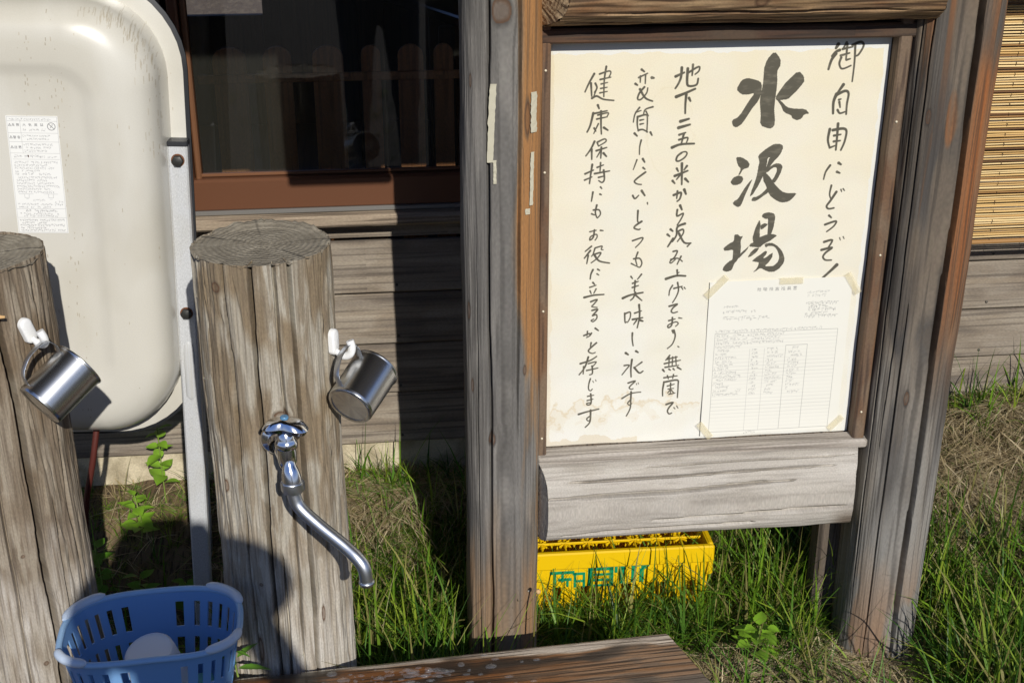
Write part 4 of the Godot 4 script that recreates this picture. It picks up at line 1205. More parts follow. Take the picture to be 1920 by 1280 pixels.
func build_mugs() -> void:
	var m := thing("steel_mug", "small stainless steel mug hanging beside the chrome tap", "mug", Vector3(-0.0504, 0.5318, -1.80), "steel mugs on hooks")
	var r := 0.0385
	var prof := [Vector2(0.0, 0.0015), Vector2(0.030, 0.0015), Vector2(0.033, 0.0), Vector2(0.033, 0.0), Vector2(0.037, 0.0), Vector2(0.0378, 0.0015), Vector2(r, 0.005), Vector2(r, 0.005), Vector2(r + 0.0006, 0.040), Vector2(r + 0.001, 0.082), Vector2(r + 0.0018, 0.0845), Vector2(r + 0.0026, 0.086), Vector2(r + 0.0022, 0.0878), Vector2(r + 0.0010, 0.088), Vector2(r - 0.0002, 0.0868), Vector2(r - 0.0005, 0.084), Vector2(r - 0.001, 0.040), Vector2(r - 0.001, 0.004), Vector2(r - 0.004, 0.0025), Vector2(0.0, 0.0025)]
	put(lathe(prof, 48), "cup", M.stainless, m)
	put(ribbon(smooth_path([Vector3(-r, 0.076, 0), Vector3(-r - 0.012, 0.080, 0), Vector3(-r - 0.027, 0.074, 0), Vector3(-r - 0.031, 0.058, 0), Vector3(-r - 0.028, 0.036, 0), Vector3(-r - 0.016, 0.016, 0), Vector3(-r + 0.0005, 0.010, 0)]), 0.0105, 0.0014), "handle", M.chrome_dull, m)
	var rt := Vector3(0.9934, 0, 0.1149)
	var up := Vector3(0.0449, 0.9205, -0.3881)
	var fw := Vector3(0.1058, -0.3907, -0.9144)
	var ax := Vector3(0.486, 0.3831, -0.7855)
	var hd := (-0.52 * rt + 0.85 * up) * 0.857 - 0.515 * fw
	m.transform = frame(ax, -hd, m.position)
	var n: Node3D = m.duplicate()
	n.name = numbered("steel_mug")
	add_child(n)
	n.transform = frame(Vector3(0.645, 0.5011, -0.5769), -((-0.54 * rt + 0.84 * up) * 0.81 - 0.586 * fw), Vector3(-0.5141, 0.571, -1.775))
	n.set_meta("label", "small stainless steel mug hanging at the left edge before the cream tank")
	hook(Vector3(-0.0715, 0.618, -1.862), Vector3(0.90, 0, 0.44), "white plastic hook holding the mug beside the tap", 0.0)
	hook(Vector3(-0.531, 0.669, -1.838), Vector3(0.80, 0, 0.60), "white plastic hook holding the mug at the left edge", 0.3)

func hook(at: Vector3, outw: Vector3, label: String, tilt: float) -> void:
	var h := thing("wall_hook", label, "hook", at, "white plastic hooks")
	var z := outw.normalized()
	var y := Vector3.UP.rotated(z, tilt)
	h.transform = Transform3D(Basis(y.cross(z), y, z), at)
	# base plate: a lozenge with rounded ends, domed
	var p := PackedVector3Array()
	for j in 6:
		var s: float = [1.0, 1.0, 0.94, 0.75, 0.4, 0.0][j]
		var d: float = [-0.004, 0.002, 0.0042, 0.0054, 0.006, 0.0062][j]
		for k in 33:
			var an := TAU * (k % 32) / 32.0
			p.append(Vector3(cos(an) * 0.0105 * s, sin(an) * 0.0105 * s + (0.0115 if sin(an) > 0 else -0.0115) * s, d))
	var g := Geo.new()
	g.grid(32, 5, p, PackedVector2Array())
	put(g.mesh(), "base_plate", M.white_plastic, h)
	put(tube(smooth_path([Vector3(0, -0.014, 0.003), Vector3(0, -0.020, 0.010), Vector3(0, -0.022, 0.020), Vector3(0, -0.016, 0.029), Vector3(0, -0.005, 0.032), Vector3(0, 0.006, 0.029)]), [0.004, 0.004, 0.0042, 0.0045, 0.005, 0.0056, 0.0062, 0.0064, 0.0064, 0.0064], 12), "arm", M.white_plastic, h)

# ---------------------------------------------------------------- cells with holes: basket and crate walls
func shell(g: Geo, nu: int, nv: int, solid: Callable, at: Callable, wrap: bool) -> void:
	# at(u, v, side) gives a point; cells where solid(i, j) is false are left open, with edges all round
	for j in nv:
		for i in nu:
			if not solid.call(i, j): continue
			var u0 := float(i) / nu
			var u1 := float(i + 1) / nu
			var v0 := float(j) / nv
			var v1 := float(j + 1) / nv
			var a: Vector3 = at.call(u0, v0, 1.0)
			var b: Vector3 = at.call(u1, v0, 1.0)
			var c: Vector3 = at.call(u1, v1, 1.0)
			var d: Vector3 = at.call(u0, v1, 1.0)
			var e: Vector3 = at.call(u0, v0, 0.0)
			var f: Vector3 = at.call(u1, v0, 0.0)
			var h: Vector3 = at.call(u1, v1, 0.0)
			var k: Vector3 = at.call(u0, v1, 0.0)
			g.quad(a, b, c, d)
			g.quad(e, k, h, f)
			if j == 0 or not solid.call(i, j - 1): g.quad(a, e, f, b)
			if j == nv - 1 or not solid.call(i, j + 1): g.quad(d, c, h, k)
			var il := (i + nu - 1) % nu if wrap else i - 1
			var ir := (i + 1) % nu if wrap else i + 1
			if il < 0 or not solid.call(il, j): g.quad(a, d, k, e)
			if ir >= nu or not solid.call(ir, j): g.quad(b, f, h, c)

func build_basket() -> void:
	var b := thing("plastic_basket", "blue slotted plastic basket on the plank", "basket", Vector3(-0.378, 0.052, -1.705))
	b.rotation.y = 0.06
	var ht := 0.155
	var ring := func(u: float, v: float, grow: float) -> Vector3:
		var an := -TAU * u
		var k := 0.80 + 0.20 * v
		var cx := cos(an)
		var cz := sin(an)
		var e := 2.0 / 2.9
		var x := signf(cx) * pow(absf(cx), e) * (0.136 * k + grow)
		var z := signf(cz) * pow(absf(cz), e) * (0.100 * k + grow) 
		z += 0.016 * (1.0 - pow(minf(1.0, absf(x) / 0.136), 2.0)) * (-1.0 if z > 0.0 else 0.0)
		return Vector3(x, v * ht, z)
	var solid := func(i: int, j: int) -> bool:
		if i % 5 < 3: return true
		if (i / 5) % 15 == 7: return true
		return not ((j >= 14 and j <= 20) or (j >= 6 and j <= 10))
	var g := Geo.new()
	shell(g, 150, 24, solid, func(u, v, s): return ring.call(u, v, -0.0012 + 0.0024 * s), true)
	put(g.mesh(), "side_wall", M.blue_plastic, b)
	var base := Geo.new()
	var mid := Vector3(0, 0.002, 0)
	for k in 60:
		base.tri(mid, ring.call(k / 60.0, 0.012, 0.0), ring.call((k + 1) / 60.0, 0.012, 0.0))
	put(base.mesh(), "bottom", M.blue_plastic, b)
	var rim := []
	for k in 97: rim.append((ring.call((k % 96) / 96.0, 1.0, 0.002) as Vector3) + Vector3(0, 0.001, 0))
	put(tube(rim, [0.0052], 10, false), "rim", M.pale_blue_plastic, b)
	for q: Array in [[0.035, 0.175], [0.325, 0.465], [0.545, 0.665], [0.835, 0.965]]:
		var pts := []
		for k in 17: pts.append((ring.call(lerpf(q[0], q[1], k / 16.0), 1.0, 0.004) as Vector3) + Vector3(0, 0.006, 0))
		put(tube(pts, [0.003, 0.0062, 0.0072, 0.0076, 0.0076, 0.0076, 0.0076, 0.0076, 0.0076, 0.0076, 0.0076, 0.0076, 0.0076, 0.0076, 0.0072, 0.0062, 0.003], 12), "grip", M.white_blue_plastic, b)
	# things in it
	var cup := thing("white_cup", "white plastic cup lying upside down in the blue basket", "cup", Vector3(-0.372, 0.056, -1.725))
	put(lathe([Vector2(0.048, 0.0), Vector2(0.0485, 0.004), Vector2(0.046, 0.02), Vector2(0.041, 0.090), Vector2(0.0395, 0.099), Vector2(0.036, 0.102), Vector2(0.036, 0.102), Vector2(0.033, 0.0995), Vector2(0.0, 0.0995)], 28), "cup_wall", M.white_plastic, cup, Transform3D(Basis(Vector3(0.5, 0, 0.3).normalized(), 0.28), Vector3(0, 0.012, 0)))
	var sp := thing("dish_sponge", "pale green sponge at the right end inside the blue basket", "sponge", Vector3(-0.322, 0.071, -1.72))
	put(box(Vector3(0.06, 0.03, 0.05), 0.006), "foam", M.sponge, sp, Transform3D(Basis(Vector3.UP, 0.3), Vector3.ZERO))

# ---------------------------------------------------------------- bottle crate
func build_crate() -> void:
	var w := 0.45
	var d := 0.30
	var h := 0.148
	var c := thing("bottle_crate", "yellow plastic bottle crate in the grass under the notice board", "crate", Vector3(0.450, -0.172, -2.355))
	c.rotation.y = -0.02
	var y := M.yellow as Material
	# side walls with openings low down
	for s in 4:
		var length: float = w if s < 2 else d
		var g := Geo.new()
		var cols := 36 if s < 2 else 24
		shell(g, cols, 12, func(i, j): return not (j >= 2 and j <= 4 and i % 6 >= 2 and i % 6 <= 4), func(u, v, o): return Vector3((u - 0.5) * length, v * h, (o - 0.5) * 0.003), false)
		var turn: float = [0.0, PI, PI / 2, -PI / 2][s]
		var wall := put(g.mesh(), "wall", y, c, Transform3D(Basis(Vector3.UP, turn), Basis(Vector3.UP, turn) * Vector3(0, 0, (d if s < 2 else w) / 2)))
		# ribs on the outside
		for k in (10 if s < 2 else 7):
			put(box(Vector3(0.004, h - 0.05, 0.006), 0.001), "rib", y, wall, Transform3D(Basis(), Vector3(length * ((k + 0.5) / (10.0 if s < 2 else 7.0) - 0.5), (h - 0.045) / 2, 0.004))) if s > 0 or k > 6 or k < 1 else null
		if s == 0: crate_print(wall)
	# rim
	var rm := Geo.new()
	add_box(rm, Vector3(w + 0.022, 0.040, 0.012), 0.003, Vector3(0, h - 0.018, d / 2 + 0.006))
	add_box(rm, Vector3(w + 0.022, 0.040, 0.012), 0.003, Vector3(0, h - 0.018, -d / 2 - 0.006))
	add_box(rm, Vector3(0.012, 0.040, d), 0.003, Vector3(w / 2 + 0.005, h - 0.018, 0))
	add_box(rm, Vector3(0.012, 0.040, d), 0.003, Vector3(-w / 2 - 0.005, h - 0.018, 0))
	put(rm.mesh(), "rim", y, c)
	for s: float in [-1.0, 1.0]:
		put(box(Vector3(0.016, 0.05, 0.05), 0.004), "corner_grip", y, c, Transform3D(Basis(), Vector3(s * (w / 2 + 0.004), h - 0.05, d / 2 - 0.02)))
	# dividers: a lattice with a star of webs at each crossing
	var nx := 9
	var nz := 6
	for k in range(1, nx):
		put(box(Vector3(0.0026, h - 0.06, d - 0.004), 0.0008), "divider", y, c, Transform3D(Basis(), Vector3(w * (float(k) / nx - 0.5), (h - 0.06) / 2 + 0.006, 0)))
		put(box(Vector3(0.0034, 0.005, d - 0.004), 0.001), "lattice_bar", y, c, Transform3D(Basis(), Vector3(w * (float(k) / nx - 0.5), h - 0.013, 0)))
	for k in range(1, nz):
		put(box(Vector3(w - 0.004, h - 0.064, 0.0026), 0.0008), "divider", y, c, Transform3D(Basis(), Vector3(0, (h - 0.064) / 2 + 0.004, d * (float(k) / nz - 0.5))))
		put(box(Vector3(w - 0.004, 0.006, 0.0036), 0.001), "lattice_bar", y, c, Transform3D(Basis(), Vector3(0, h - 0.0125, d * (float(k) / nz - 0.5))))
	var star := Geo.new()
	for an: float in [PI / 4, -PI / 4]:
		add_box(star, Vector3(0.034, 0.005, 0.003), 0.001, Vector3(0, -0.003, 0), Vector2.ZERO, Basis(Vector3.UP, an))
	for s in 4:      # slanting struts down to the dividers
		add_box(star, Vector3(0.0026, 0.05, 0.0026), 0.0006, Basis(Vector3.UP, s * PI / 2 + PI / 4) * Vector3(0.009, -0.027, 0), Vector2.ZERO, Basis(Vector3.UP, s * PI / 2 + PI / 4) * Basis(Vector3.BACK, 0.32))
	var sm := star.mesh()
	for i in range(1, nx):
		for k in range(1, nz):
			put(sm, "web", y, c, Transform3D(Basis(), Vector3(w * (float(i) / nx - 0.5), h - 0.010, d * (float(k) / nz - 0.5))))
	put(box(Vector3(w - 0.004, 0.004, d - 0.004)), "bottom", y, c, Transform3D(Basis(), Vector3(0, 0.003, 0)))

func crate_print(wall: Node3D) -> void:
	# green moulded lettering: bars on the front, from the left
	var bars := [[218, 450, 240, 30], [250, 470, 30, 120], [300, 520, 130, 30], [330, 450, 26, 110], [380, 520, 24, 90], [440, 470, 110, 26], [452, 470, 26, 150], [470, 545, 90, 24], [540, 470, 24, 150], [590, 432, 250, 30], [590, 432, 40, 180], [640, 490, 190, 24], [640, 545, 190, 24], [800, 432, 40, 190], [640, 600, 190, 22], [850, 432, 30, 60], [900, 430, 60, 34], [905, 440, 44, 165], [1015, 430, 40, 170], [1040, 405, 60, 34], [1095, 460, 44, 140], [1110, 430, 60, 36], [1150, 412, 40, 34]]
	for b: Array in bars:
		var sx: float = 0.000218 * b[2]
		var sy: float = 0.000245 * b[3]
		var x: float = 0.000218 * (b[0] - 218) - 0.112 + sx / 2
		var yy: float = 0.112 - 0.000245 * (b[1] - 405) - sy / 2
		put(box(Vector3(sx, sy, 0.0012), 0.0003), "letter_bar", M.green_print, wall, Transform3D(Basis(), Vector3(x, yy, 0.0021)))

# ---------------------------------------------------------------- grass and weeds
func blade(g: Geo, base: Vector3, lean: Vector2, length: float, width: float, droop: float, turn: float, segs := 4) -> void:
	var dir := Vector3(lean.x, 1.0, lean.y).normalized()
	var side := Vector3(cos(turn), 0, sin(turn))
	var p := PackedVector3Array()
	var uv := PackedVector2Array()
	var q := base
	var d := dir
	for k in segs + 1:
		var f := float(k) / segs
		var w := width * (1.0 - f * f) * 0.5 + 0.0002
		p.append(q - side * w)
		p.append(q + side * w)
		uv.append(Vector2(0, f))
		uv.append(Vector2(1, f))
		d = (d + Vector3(lean.x, -0.35 - 0.5 * f, lean.y) * droop / segs).normalized()
		q += d * length / segs
	g.grid(1, segs, p, uv)

func tuft(n: int, length: float, width: float, spread: float, droop: float, sd: int) -> ArrayMesh:
	rng.seed = sd
	var g := Geo.new()
	for k in n:
		var an := rng.randf() * TAU
		var tilt := spread * sqrt(rng.randf())
		blade(g, Vector3(rng.randfn(0, 0.008), -0.01, rng.randfn(0, 0.008)), Vector2(cos(an), sin(an)) * tilt, length * rng.randf_range(0.45, 1.1), width * rng.randf_range(0.35, 1.5), droop * rng.randf_range(0.4, 1.6), rng.randf() * PI)
	return g.mesh()

func leafy(c: Color, rough := 0.5, through := 0.5) -> StandardMaterial3D:
	var m := mat(Color.WHITE, rough)
	m.vertex_color_use_as_albedo = true
	m.albedo_color = c
	m.metallic_specular = 0.3
	m.backlight_enabled = true
	m.backlight = Color(through, through, through)
	return m

func scatter(called: String, label: String, category: String, mesh: Mesh, m: Material, spots: Array, tones: Array) -> void:
	var mm := MultiMesh.new()
	mm.transform_format = MultiMesh.TRANSFORM_3D
	mm.use_colors = true
	mm.mesh = mesh
	mm.instance_count = spots.size()
	for k in spots.size():
		mm.set_instance_transform(k, spots[k])
		var a: Color = tones[rng.randi() % tones.size()]
		mm.set_instance_color(k, a * rng.randf_range(0.8, 1.2))
	var o := MultiMeshInstance3D.new()
	o.name = numbered(called)
	o.multimesh = mm
	o.material_override = m
	add_child(o)
	tag(o, label, category, "", "stuff")

func blocked(x: float, z: float) -> bool:
	if Vector2(x + 0.177, z + 1.9).length() < 0.112 or Vector2(x + 0.62, z + 1.91).length() < 0.115: return true
	if absf(x - 0.217) < 0.068 and absf(z + 2.05) < 0.068: return true
	if absf(x - 0.985) < 0.078 and absf(z + 2.055) < 0.074: return true
	if x > 0.215 and x < 0.69 and z < -2.195 and z > -2.515: return true
	if x < 0.50 and z > -1.80 - 0.055 * (x + 0.26) and z < -1.45: return true
	return z < -2.585

func build_grass() -> void:
	var field := noise(901, 2.2, 3)
	var fine := tuft(15, 0.135, 0.0034, 0.75, 1.3, 11)
	var long := tuft(8, 0.25, 0.0046, 0.5, 1.4, 12)
	var straw := tuft(14, 0.16, 0.0028, 2.4, 1.3, 13)
	var greens := [Color(0.115, 0.225, 0.016), Color(0.150, 0.265, 0.020), Color(0.080, 0.175, 0.016), Color(0.215, 0.295, 0.030), Color(0.085, 0.190, 0.025), Color(0.040, 0.100, 0.012), Color(0.26, 0.24, 0.08)]
	var straws := [Color(0.50, 0.40, 0.22), Color(0.38, 0.30, 0.17), Color(0.60, 0.50, 0.32), Color(0.24, 0.18, 0.10)]
	var at_fine := []
	var at_long := []
	var at_straw := []
	rng.seed = 902
	for k in 46000:
		var x := rng.randf_range(-0.95, 2.3)
		var z := rng.randf_range(-2.6, -1.15)
		if blocked(x, z): continue
		var n := 0.5 + 0.5 * field.get_noise_2d(x, z)
		var n2 := 0.5 + 0.5 * field.get_noise_2d(x + 40.0, z + 7.0)
		var green := 0.0
		var dry := 0.0
		if x < -0.30:                                  # dim earth under the tank
			green = 0.10
			dry = 0.05
		elif x < 0.20:                                 # between the log and the board
			green = 0.14 + 0.40 * smoothstep(-2.48, -2.36, z + 0.1 * (n - 0.5))
			dry = 0.25 + 0.65 * smoothstep(-2.34, -2.46, z)
			if x > 0.03: green += 0.08
		elif x < 1.08:                                 # under the board
			green = 0.75 * smoothstep(-2.02, -2.10, z + 0.08 * (n - 0.5)) + 0.04
			if z < -2.35: green = 0.3
			dry = 0.25 + 0.75 * smoothstep(-2.12, -2.03, z)
		else:                                          # right of the board
			green = 0.13 + 0.40 * smoothstep(1.45, 1.12, x) * smoothstep(-2.38, -2.24, z) + 0.34 * smoothstep(0.50, 0.62, n) * smoothstep(-2.45, -2.25, z) + 0.22 * smoothstep(-2.52, -2.57, z)
			dry = 1.0
		var d := rng.randf()
		if d < green * (0.45 + 0.9 * n):
			var s := rng.randf_range(0.6, 1.15)
			if x < -0.3: s *= 0.7
			if z < -2.25: s *= 0.72
			elif x > 0.25 and x < 0.75: s *= 0.88
			var xf := Transform3D(Basis(Vector3.UP, rng.randf() * TAU).scaled(Vector3(s, s * rng.randf_range(0.8, 1.15), s)), Vector3(x, ground_y(x, z), z))
			if rng.randf() < 0.16: at_long.append(xf)
			else: at_fine.append(xf)
		elif rng.randf() < dry * 0.8 * (0.5 + 0.8 * n2):
			var s := rng.randf_range(0.6, 1.3)
			at_straw.append(Transform3D(Basis(Vector3.UP, rng.randf() * TAU).scaled(Vector3(s, s * rng.randf_range(0.25, 0.75), s)), Vector3(x, ground_y(x, z) + 0.004, z)))
	for k in 26000:                                    # the yard further off: sparse tufts round the frame
		var x := rng.randf_range(-4.0, 5.0)
		var z := rng.randf_range(-2.5, 2.5)
		if (x > -0.95 and x < 2.3 and z < -1.15) or rng.randf() > 0.12: continue
		if absf(x) < 0.5 and z > -0.6 and z < 0.8: continue
		at_fine.append(Transform3D(Basis(Vector3.UP, rng.randf() * TAU).scaled(Vector3.ONE * rng.randf_range(0.4, 0.9)), Vector3(x, ground_y(x, z), z)))
	scatter("grass", "fresh green grass round the posts and under the board", "grass", fine, leafy(Color.WHITE, 0.42, 0.6), at_fine, greens)
	scatter("long_grass", "taller green blades standing out of the grass", "grass", long, leafy(Color.WHITE, 0.42, 0.6), at_long, greens)
	scatter("dry_grass", "pale dead grass lying between the green blades", "dry grass", straw, leafy(Color.WHITE, 0.7, 0.25), at_straw, straws)
	# a few stalks one can tell apart
	var stem_mat := mat(srgb(112, 104, 48), 0.6)
	var d := thing("flower_stalk", "bare dandelion stalk with a pale head before the left post", "flower stalk", Vector3(0.268, -0.19, -1.94))
	put(tube(smooth_path([Vector3(-0.012, 0, 0), Vector3(-0.004, 0.12, 0.002), Vector3(0.0, 0.21, 0.0), Vector3(0.006, 0.248, -0.004)]), [0.0016], 7), "stem", stem_mat, d)
	put(lathe([Vector2(0.0, 0.0), Vector2(0.004, 0.002), Vector2(0.005, 0.006), Vector2(0.003, 0.009), Vector2(0.0, 0.0095)], 10), "seed_head", M.raw_wood, d, Transform3D(Basis(), Vector3(0.006, 0.247, -0.004)))

func leaf_mesh(l: float, w: float, toothed: bool) -> ArrayMesh:
	var p := PackedVector3Array()
	var uv := PackedVector2Array()
	for j in 11:
		var f := j / 10.0
		var half := w * 0.5 * sin(PI * pow(f, 0.72)) + 0.0004
		if toothed and j % 2 == 1: half *= 0.88
		for k in 5:
			var s := (k - 2) / 2.0
			p.append(Vector3(f * l, 0.25 * half * absf(s) - 0.22 * l * f * f, s * half))
			uv.append(Vector2(f, s))
	var g := Geo.new()
	g.grid(4, 10, p, uv)
	return g.mesh()

func weed(called: String, label: String, at: Vector3, height: float, leaf: Mesh, count: int, m: Material, sd: int, spread: float, lean := Vector2.ZERO) -> void:
	rng.seed = sd
	var w := thing(called, label, "weed", at, "leafy weeds")
	var top := Vector3(lean.x, height, lean.y)
	put(tube(smooth_path([Vector3.ZERO, top * 0.5 + Vector3(rng.randfn(0, 0.006), 0, rng.randfn(0, 0.006)), top]), [0.0022, 0.002, 0.0016], 6), "stem", M.weed_stem, w)
	for k in count:
		var f := 0.25 + 0.75 * (k + 0.5) / count
		var an := k * 2.4 + rng.randf_range(-0.3, 0.3)
		var s := rng.randf_range(0.7, 1.15) * (1.15 - 0.45 * f)
		var b := Basis(Vector3.UP, an) * Basis(Vector3.BACK, rng.randf_range(0.0, 0.55)) * Basis(Vector3.RIGHT, rng.randf_range(-0.3, 0.3))
		put(leaf, "leaf", m, w, Transform3D(b.scaled(Vector3.ONE * s), top * f + b.x * spread))

func build_weeds() -> void:
	var oval := leaf_mesh(0.044, 0.030, false)
	var heart := leaf_mesh(0.046, 0.038, true)
	var slim := leaf_mesh(0.052, 0.015, true)
	var bright := leafy(srgb(128, 172, 48), 0.45, 0.6)
	bright.vertex_color_use_as_albedo = false
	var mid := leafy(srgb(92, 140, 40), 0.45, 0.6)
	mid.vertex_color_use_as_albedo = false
	weed("leafy_weed", "bright round-leaved weed standing below the tank by its leg", Vector3(-0.535, ground_y(-0.535, -2.42), -2.42), 0.13, oval, 15, bright, 31, 0.004)
	weed("leafy_weed", "taller round-leaved weed against the wall behind the tank leg", Vector3(-0.49, ground_y(-0.49, -2.52), -2.52), 0.19, oval, 14, bright, 32, 0.002)
	weed("leafy_weed", "toothed nettle-like weed in the dry grass at the bottom edge", Vector3(0.715, ground_y(0.715, -2.0), -2.0), 0.10, heart, 14, bright, 33, 0.014, Vector2(0.01, 0.01))
	weed("leafy_weed", "thin weed with grey-green leaves at the foot of the tap log", Vector3(-0.262, 0.05, -1.772), 0.055, slim, 6, mid, 34, 0.002)
	weed("leafy_weed", "small weed in the shade between the two log posts", Vector3(-0.42, ground_y(-0.42, -2.25), -2.25), 0.11, oval, 10, mid, 35, 0.004)
	weed("leafy_weed", "low weed in the shadow beside the left log", Vector3(-0.60, ground_y(-0.60, -2.3), -2.3), 0.15, oval, 12, mid, 36, 0.004)
	weed("leafy_weed", "dim bushy weed on the dark earth under the middle of the tank", Vector3(-0.50, ground_y(-0.50, -2.22), -2.22), 0.16, oval, 13, mid, 38, 0.004)
	weed("leafy_weed", "small round-leaved sprig behind the grey tank leg", Vector3(-0.345, ground_y(-0.345, -2.5), -2.5), 0.13, oval, 8, bright, 37, 0.002)

# ---------------------------------------------------------------- the photographer, behind the lens: only the shadow is seen
func build_photographer() -> void:
	var bones := [   # a, b, radius at a, radius at b
		[Vector3(0.06, 0.80, 0.36), Vector3(0.06, 1.02, 0.36), 0.135, 0.125], [Vector3(0.06, 1.02, 0.36), Vector3(0.06, 1.24, 0.33), 0.125, 0.13],
		[Vector3(-0.10, 1.235, 0.33), Vector3(0.22, 1.235, 0.33), 0.062, 0.062], [Vector3(0.06, 1.28, 0.33), Vector3(0.05, 1.36, 0.30), 0.052, 0.05],
		[Vector3(0.05, 1.41, 0.28), Vector3(0.05, 1.47, 0.28), 0.078, 0.085], [Vector3(0.05, 1.37, 0.235), Vector3(0.05, 1.41, 0.225), 0.03, 0.04], [Vector3(0.05, 1.425, 0.20), Vector3(0.05, 1.44, 0.205), 0.014, 0.01],
		[Vector3(-0.03, 0.76, 0.36), Vector3(-0.04, 0.30, 0.34), 0.092, 0.058], [Vector3(-0.04, 0.30, 0.34), Vector3(-0.05, -0.12, 0.38), 0.056, 0.04], [Vector3(-0.05, -0.15, 0.38), Vector3(-0.07, -0.16, 0.24), 0.042, 0.034],
		[Vector3(0.15, 0.76, 0.36), Vector3(0.17, 0.30, 0.34), 0.092, 0.058], [Vector3(0.17, 0.30, 0.34), Vector3(0.18, -0.12, 0.38), 0.056, 0.04], [Vector3(0.18, -0.15, 0.38), Vector3(0.20, -0.16, 0.24), 0.042, 0.034],
		[Vector3(-0.12, 1.225, 0.33), Vector3(-0.20, 1.06, 0.20), 0.05, 0.042], [Vector3(-0.20, 1.06, 0.20), Vector3(-0.075, 1.36, 0.085), 0.042, 0.030],
		[Vector3(0.24, 1.225, 0.33), Vector3(0.30, 1.06, 0.20), 0.05, 0.042], [Vector3(0.30, 1.06, 0.20), Vector3(0.085, 1.36, 0.085), 0.042, 0.030]]
	for b: Array in bones:                        # the head lower than the raised camera
		for e in 2:
			if (b[e] as Vector3).z > 0.15: b[e].y -= 0.10 * smoothstep(0.0, 0.6, b[e].y)
	for s: float in [-1.0, 1.0]:                  # hands round the camera
		bones.append([Vector3(0.080 * s, 1.365, 0.08), Vector3(0.072 * s, 1.395, 0.065), 0.028, 0.024])
		for f in 4:
			bones.append([Vector3(0.072 * s, 1.415 - 0.018 * f, 0.06), Vector3(0.066 * s, 1.413 - 0.017 * f, 0.033 + 0.003 * f), 0.010, 0.0095])
			bones.append([Vector3(0.066 * s, 1.413 - 0.017 * f, 0.033 + 0.003 * f), Vector3(0.044 * s, 1.410 - 0.016 * f, 0.027), 0.0095, 0.008])
		bones.append([Vector3(0.066 * s, 1.372, 0.085), Vector3(0.044 * s, 1.382, 0.072), 0.011, 0.009])
	var who := thing("person", "person in a wide sun hat and dark clothes holding up a small camera", "person", Vector3(0, -0.19, 0))
	put(body_mesh(bones, 0.019, Vector3(0, 0.19, 0)), "body", M.clothes, who)
	put(lathe([Vector2(0.175, 0.0), Vector2(0.18, 0.004), Vector2(0.175, 0.008), Vector2(0.125, 0.022), Vector2(0.105, 0.03), Vector2(0.10, 0.07), Vector2(0.085, 0.095), Vector2(0.05, 0.105), Vector2(0.0, 0.108), Vector2(0.0, 0.1), Vector2(0.1, 0.02), Vector2(0.175, 0.0)], 32), "sun_hat", M.straw_hat, who, Transform3D(Basis(Vector3.RIGHT, 0.1), Vector3(0.06, 1.585, 0.27)))
	var cam := thing("compact_camera", "small black compact camera held in both hands", "camera", Vector3(0, 1.395, 0.048))
	put(box(Vector3(0.10, 0.058, 0.022), 0.005), "camera_body", M.gasket, cam)

func body_mesh(bones: Array, cell: float, lift: Vector3) -> ArrayMesh:
	# tapered capsules joined by a smooth minimum, meshed as surface nets
	var dist := {}
	var field := func(q: Vector3i) -> float:
		if dist.has(q): return dist[q]
		var p := Vector3(q) * cell
		var d := 9.0
		for b: Array in bones:
			var a: Vector3 = b[0]
			var ab: Vector3 = b[1] - a
			var f := clampf((p - a).dot(ab) / maxf(ab.length_squared(), 1e-6), 0.0, 1.0)
			var e := p.distance_to(a + ab * f) - lerpf(b[2], b[3], f)
			var k: float = 0.035 if minf(b[2], b[3]) > 0.02 else 0.006
			var h := clampf(0.5 + 0.5 * (d - e) / k, 0.0, 1.0)
			d = lerpf(d, e, h) - k * h * (1.0 - h)
		dist[q] = d
		return d
	var cells := {}
	for b: Array in bones:
		var r: float = maxf(b[2], b[3]) + cell * 2.0
		var lo := ((b[0] as Vector3).min(b[1]) - Vector3.ONE * r) / cell
		var hi := ((b[0] as Vector3).max(b[1]) + Vector3.ONE * r) / cell
		for z in range(floori(lo.z), ceili(hi.z)):
			for y in range(floori(lo.y), ceili(hi.y)):
				for x in range(floori(lo.x), ceili(hi.x)): cells[Vector3i(x, y, z)] = true
	var at := {}
	var g := Geo.new()
	for c: Vector3i in cells:
		var sum := Vector3.ZERO
		var n := 0
		for e in 12:
			var ax := e / 4
			var o := Vector3i.ZERO
			o[(ax + 1) % 3] = e % 2
			o[(ax + 2) % 3] = (e / 2) % 2
			var o2 := o
			o2[ax] = 1
			var d0: float = field.call(c + o)
			var d1: float = field.call(c + o2)
			if (d0 < 0.0) != (d1 < 0.0):
				sum += Vector3(c + o).lerp(Vector3(c + o2), d0 / (d0 - d1))
				n += 1
		if n > 0:
			at[c] = g.v.size()
			var p := sum / n * cell
			var k := Vector3i(Vector3(p / cell).round())
			g.v.append(p + lift)
			g.n.append(Vector3(field.call(k + Vector3i(1, 0, 0)) - field.call(k - Vector3i(1, 0, 0)), field.call(k + Vector3i(0, 1, 0)) - field.call(k - Vector3i(0, 1, 0)), field.call(k + Vector3i(0, 0, 1)) - field.call(k - Vector3i(0, 0, 1))).normalized())
			g.t.append(Vector2.ZERO)
	for c: Vector3i in at:
		for ax in 3:
			var o := Vector3i.ZERO
			o[ax] = 1
			var d0: float = field.call(c)
			var d1: float = field.call(c + o)
			if (d0 < 0.0) == (d1 < 0.0): continue
			var u := Vector3i.ZERO
			u[(ax + 1) % 3] = -1
			var w := Vector3i.ZERO
			w[(ax + 2) % 3] = -1
			if not (at.has(c + u) and at.has(c + w) and at.has(c + u + w)): continue
			var q := [at[c], at[c + u], at[c + u + w], at[c + w]]
			if d0 < 0.0: q.reverse()
			g.i.append_array([q[0], q[1], q[2], q[0], q[2], q[3]])
	return g.mesh()
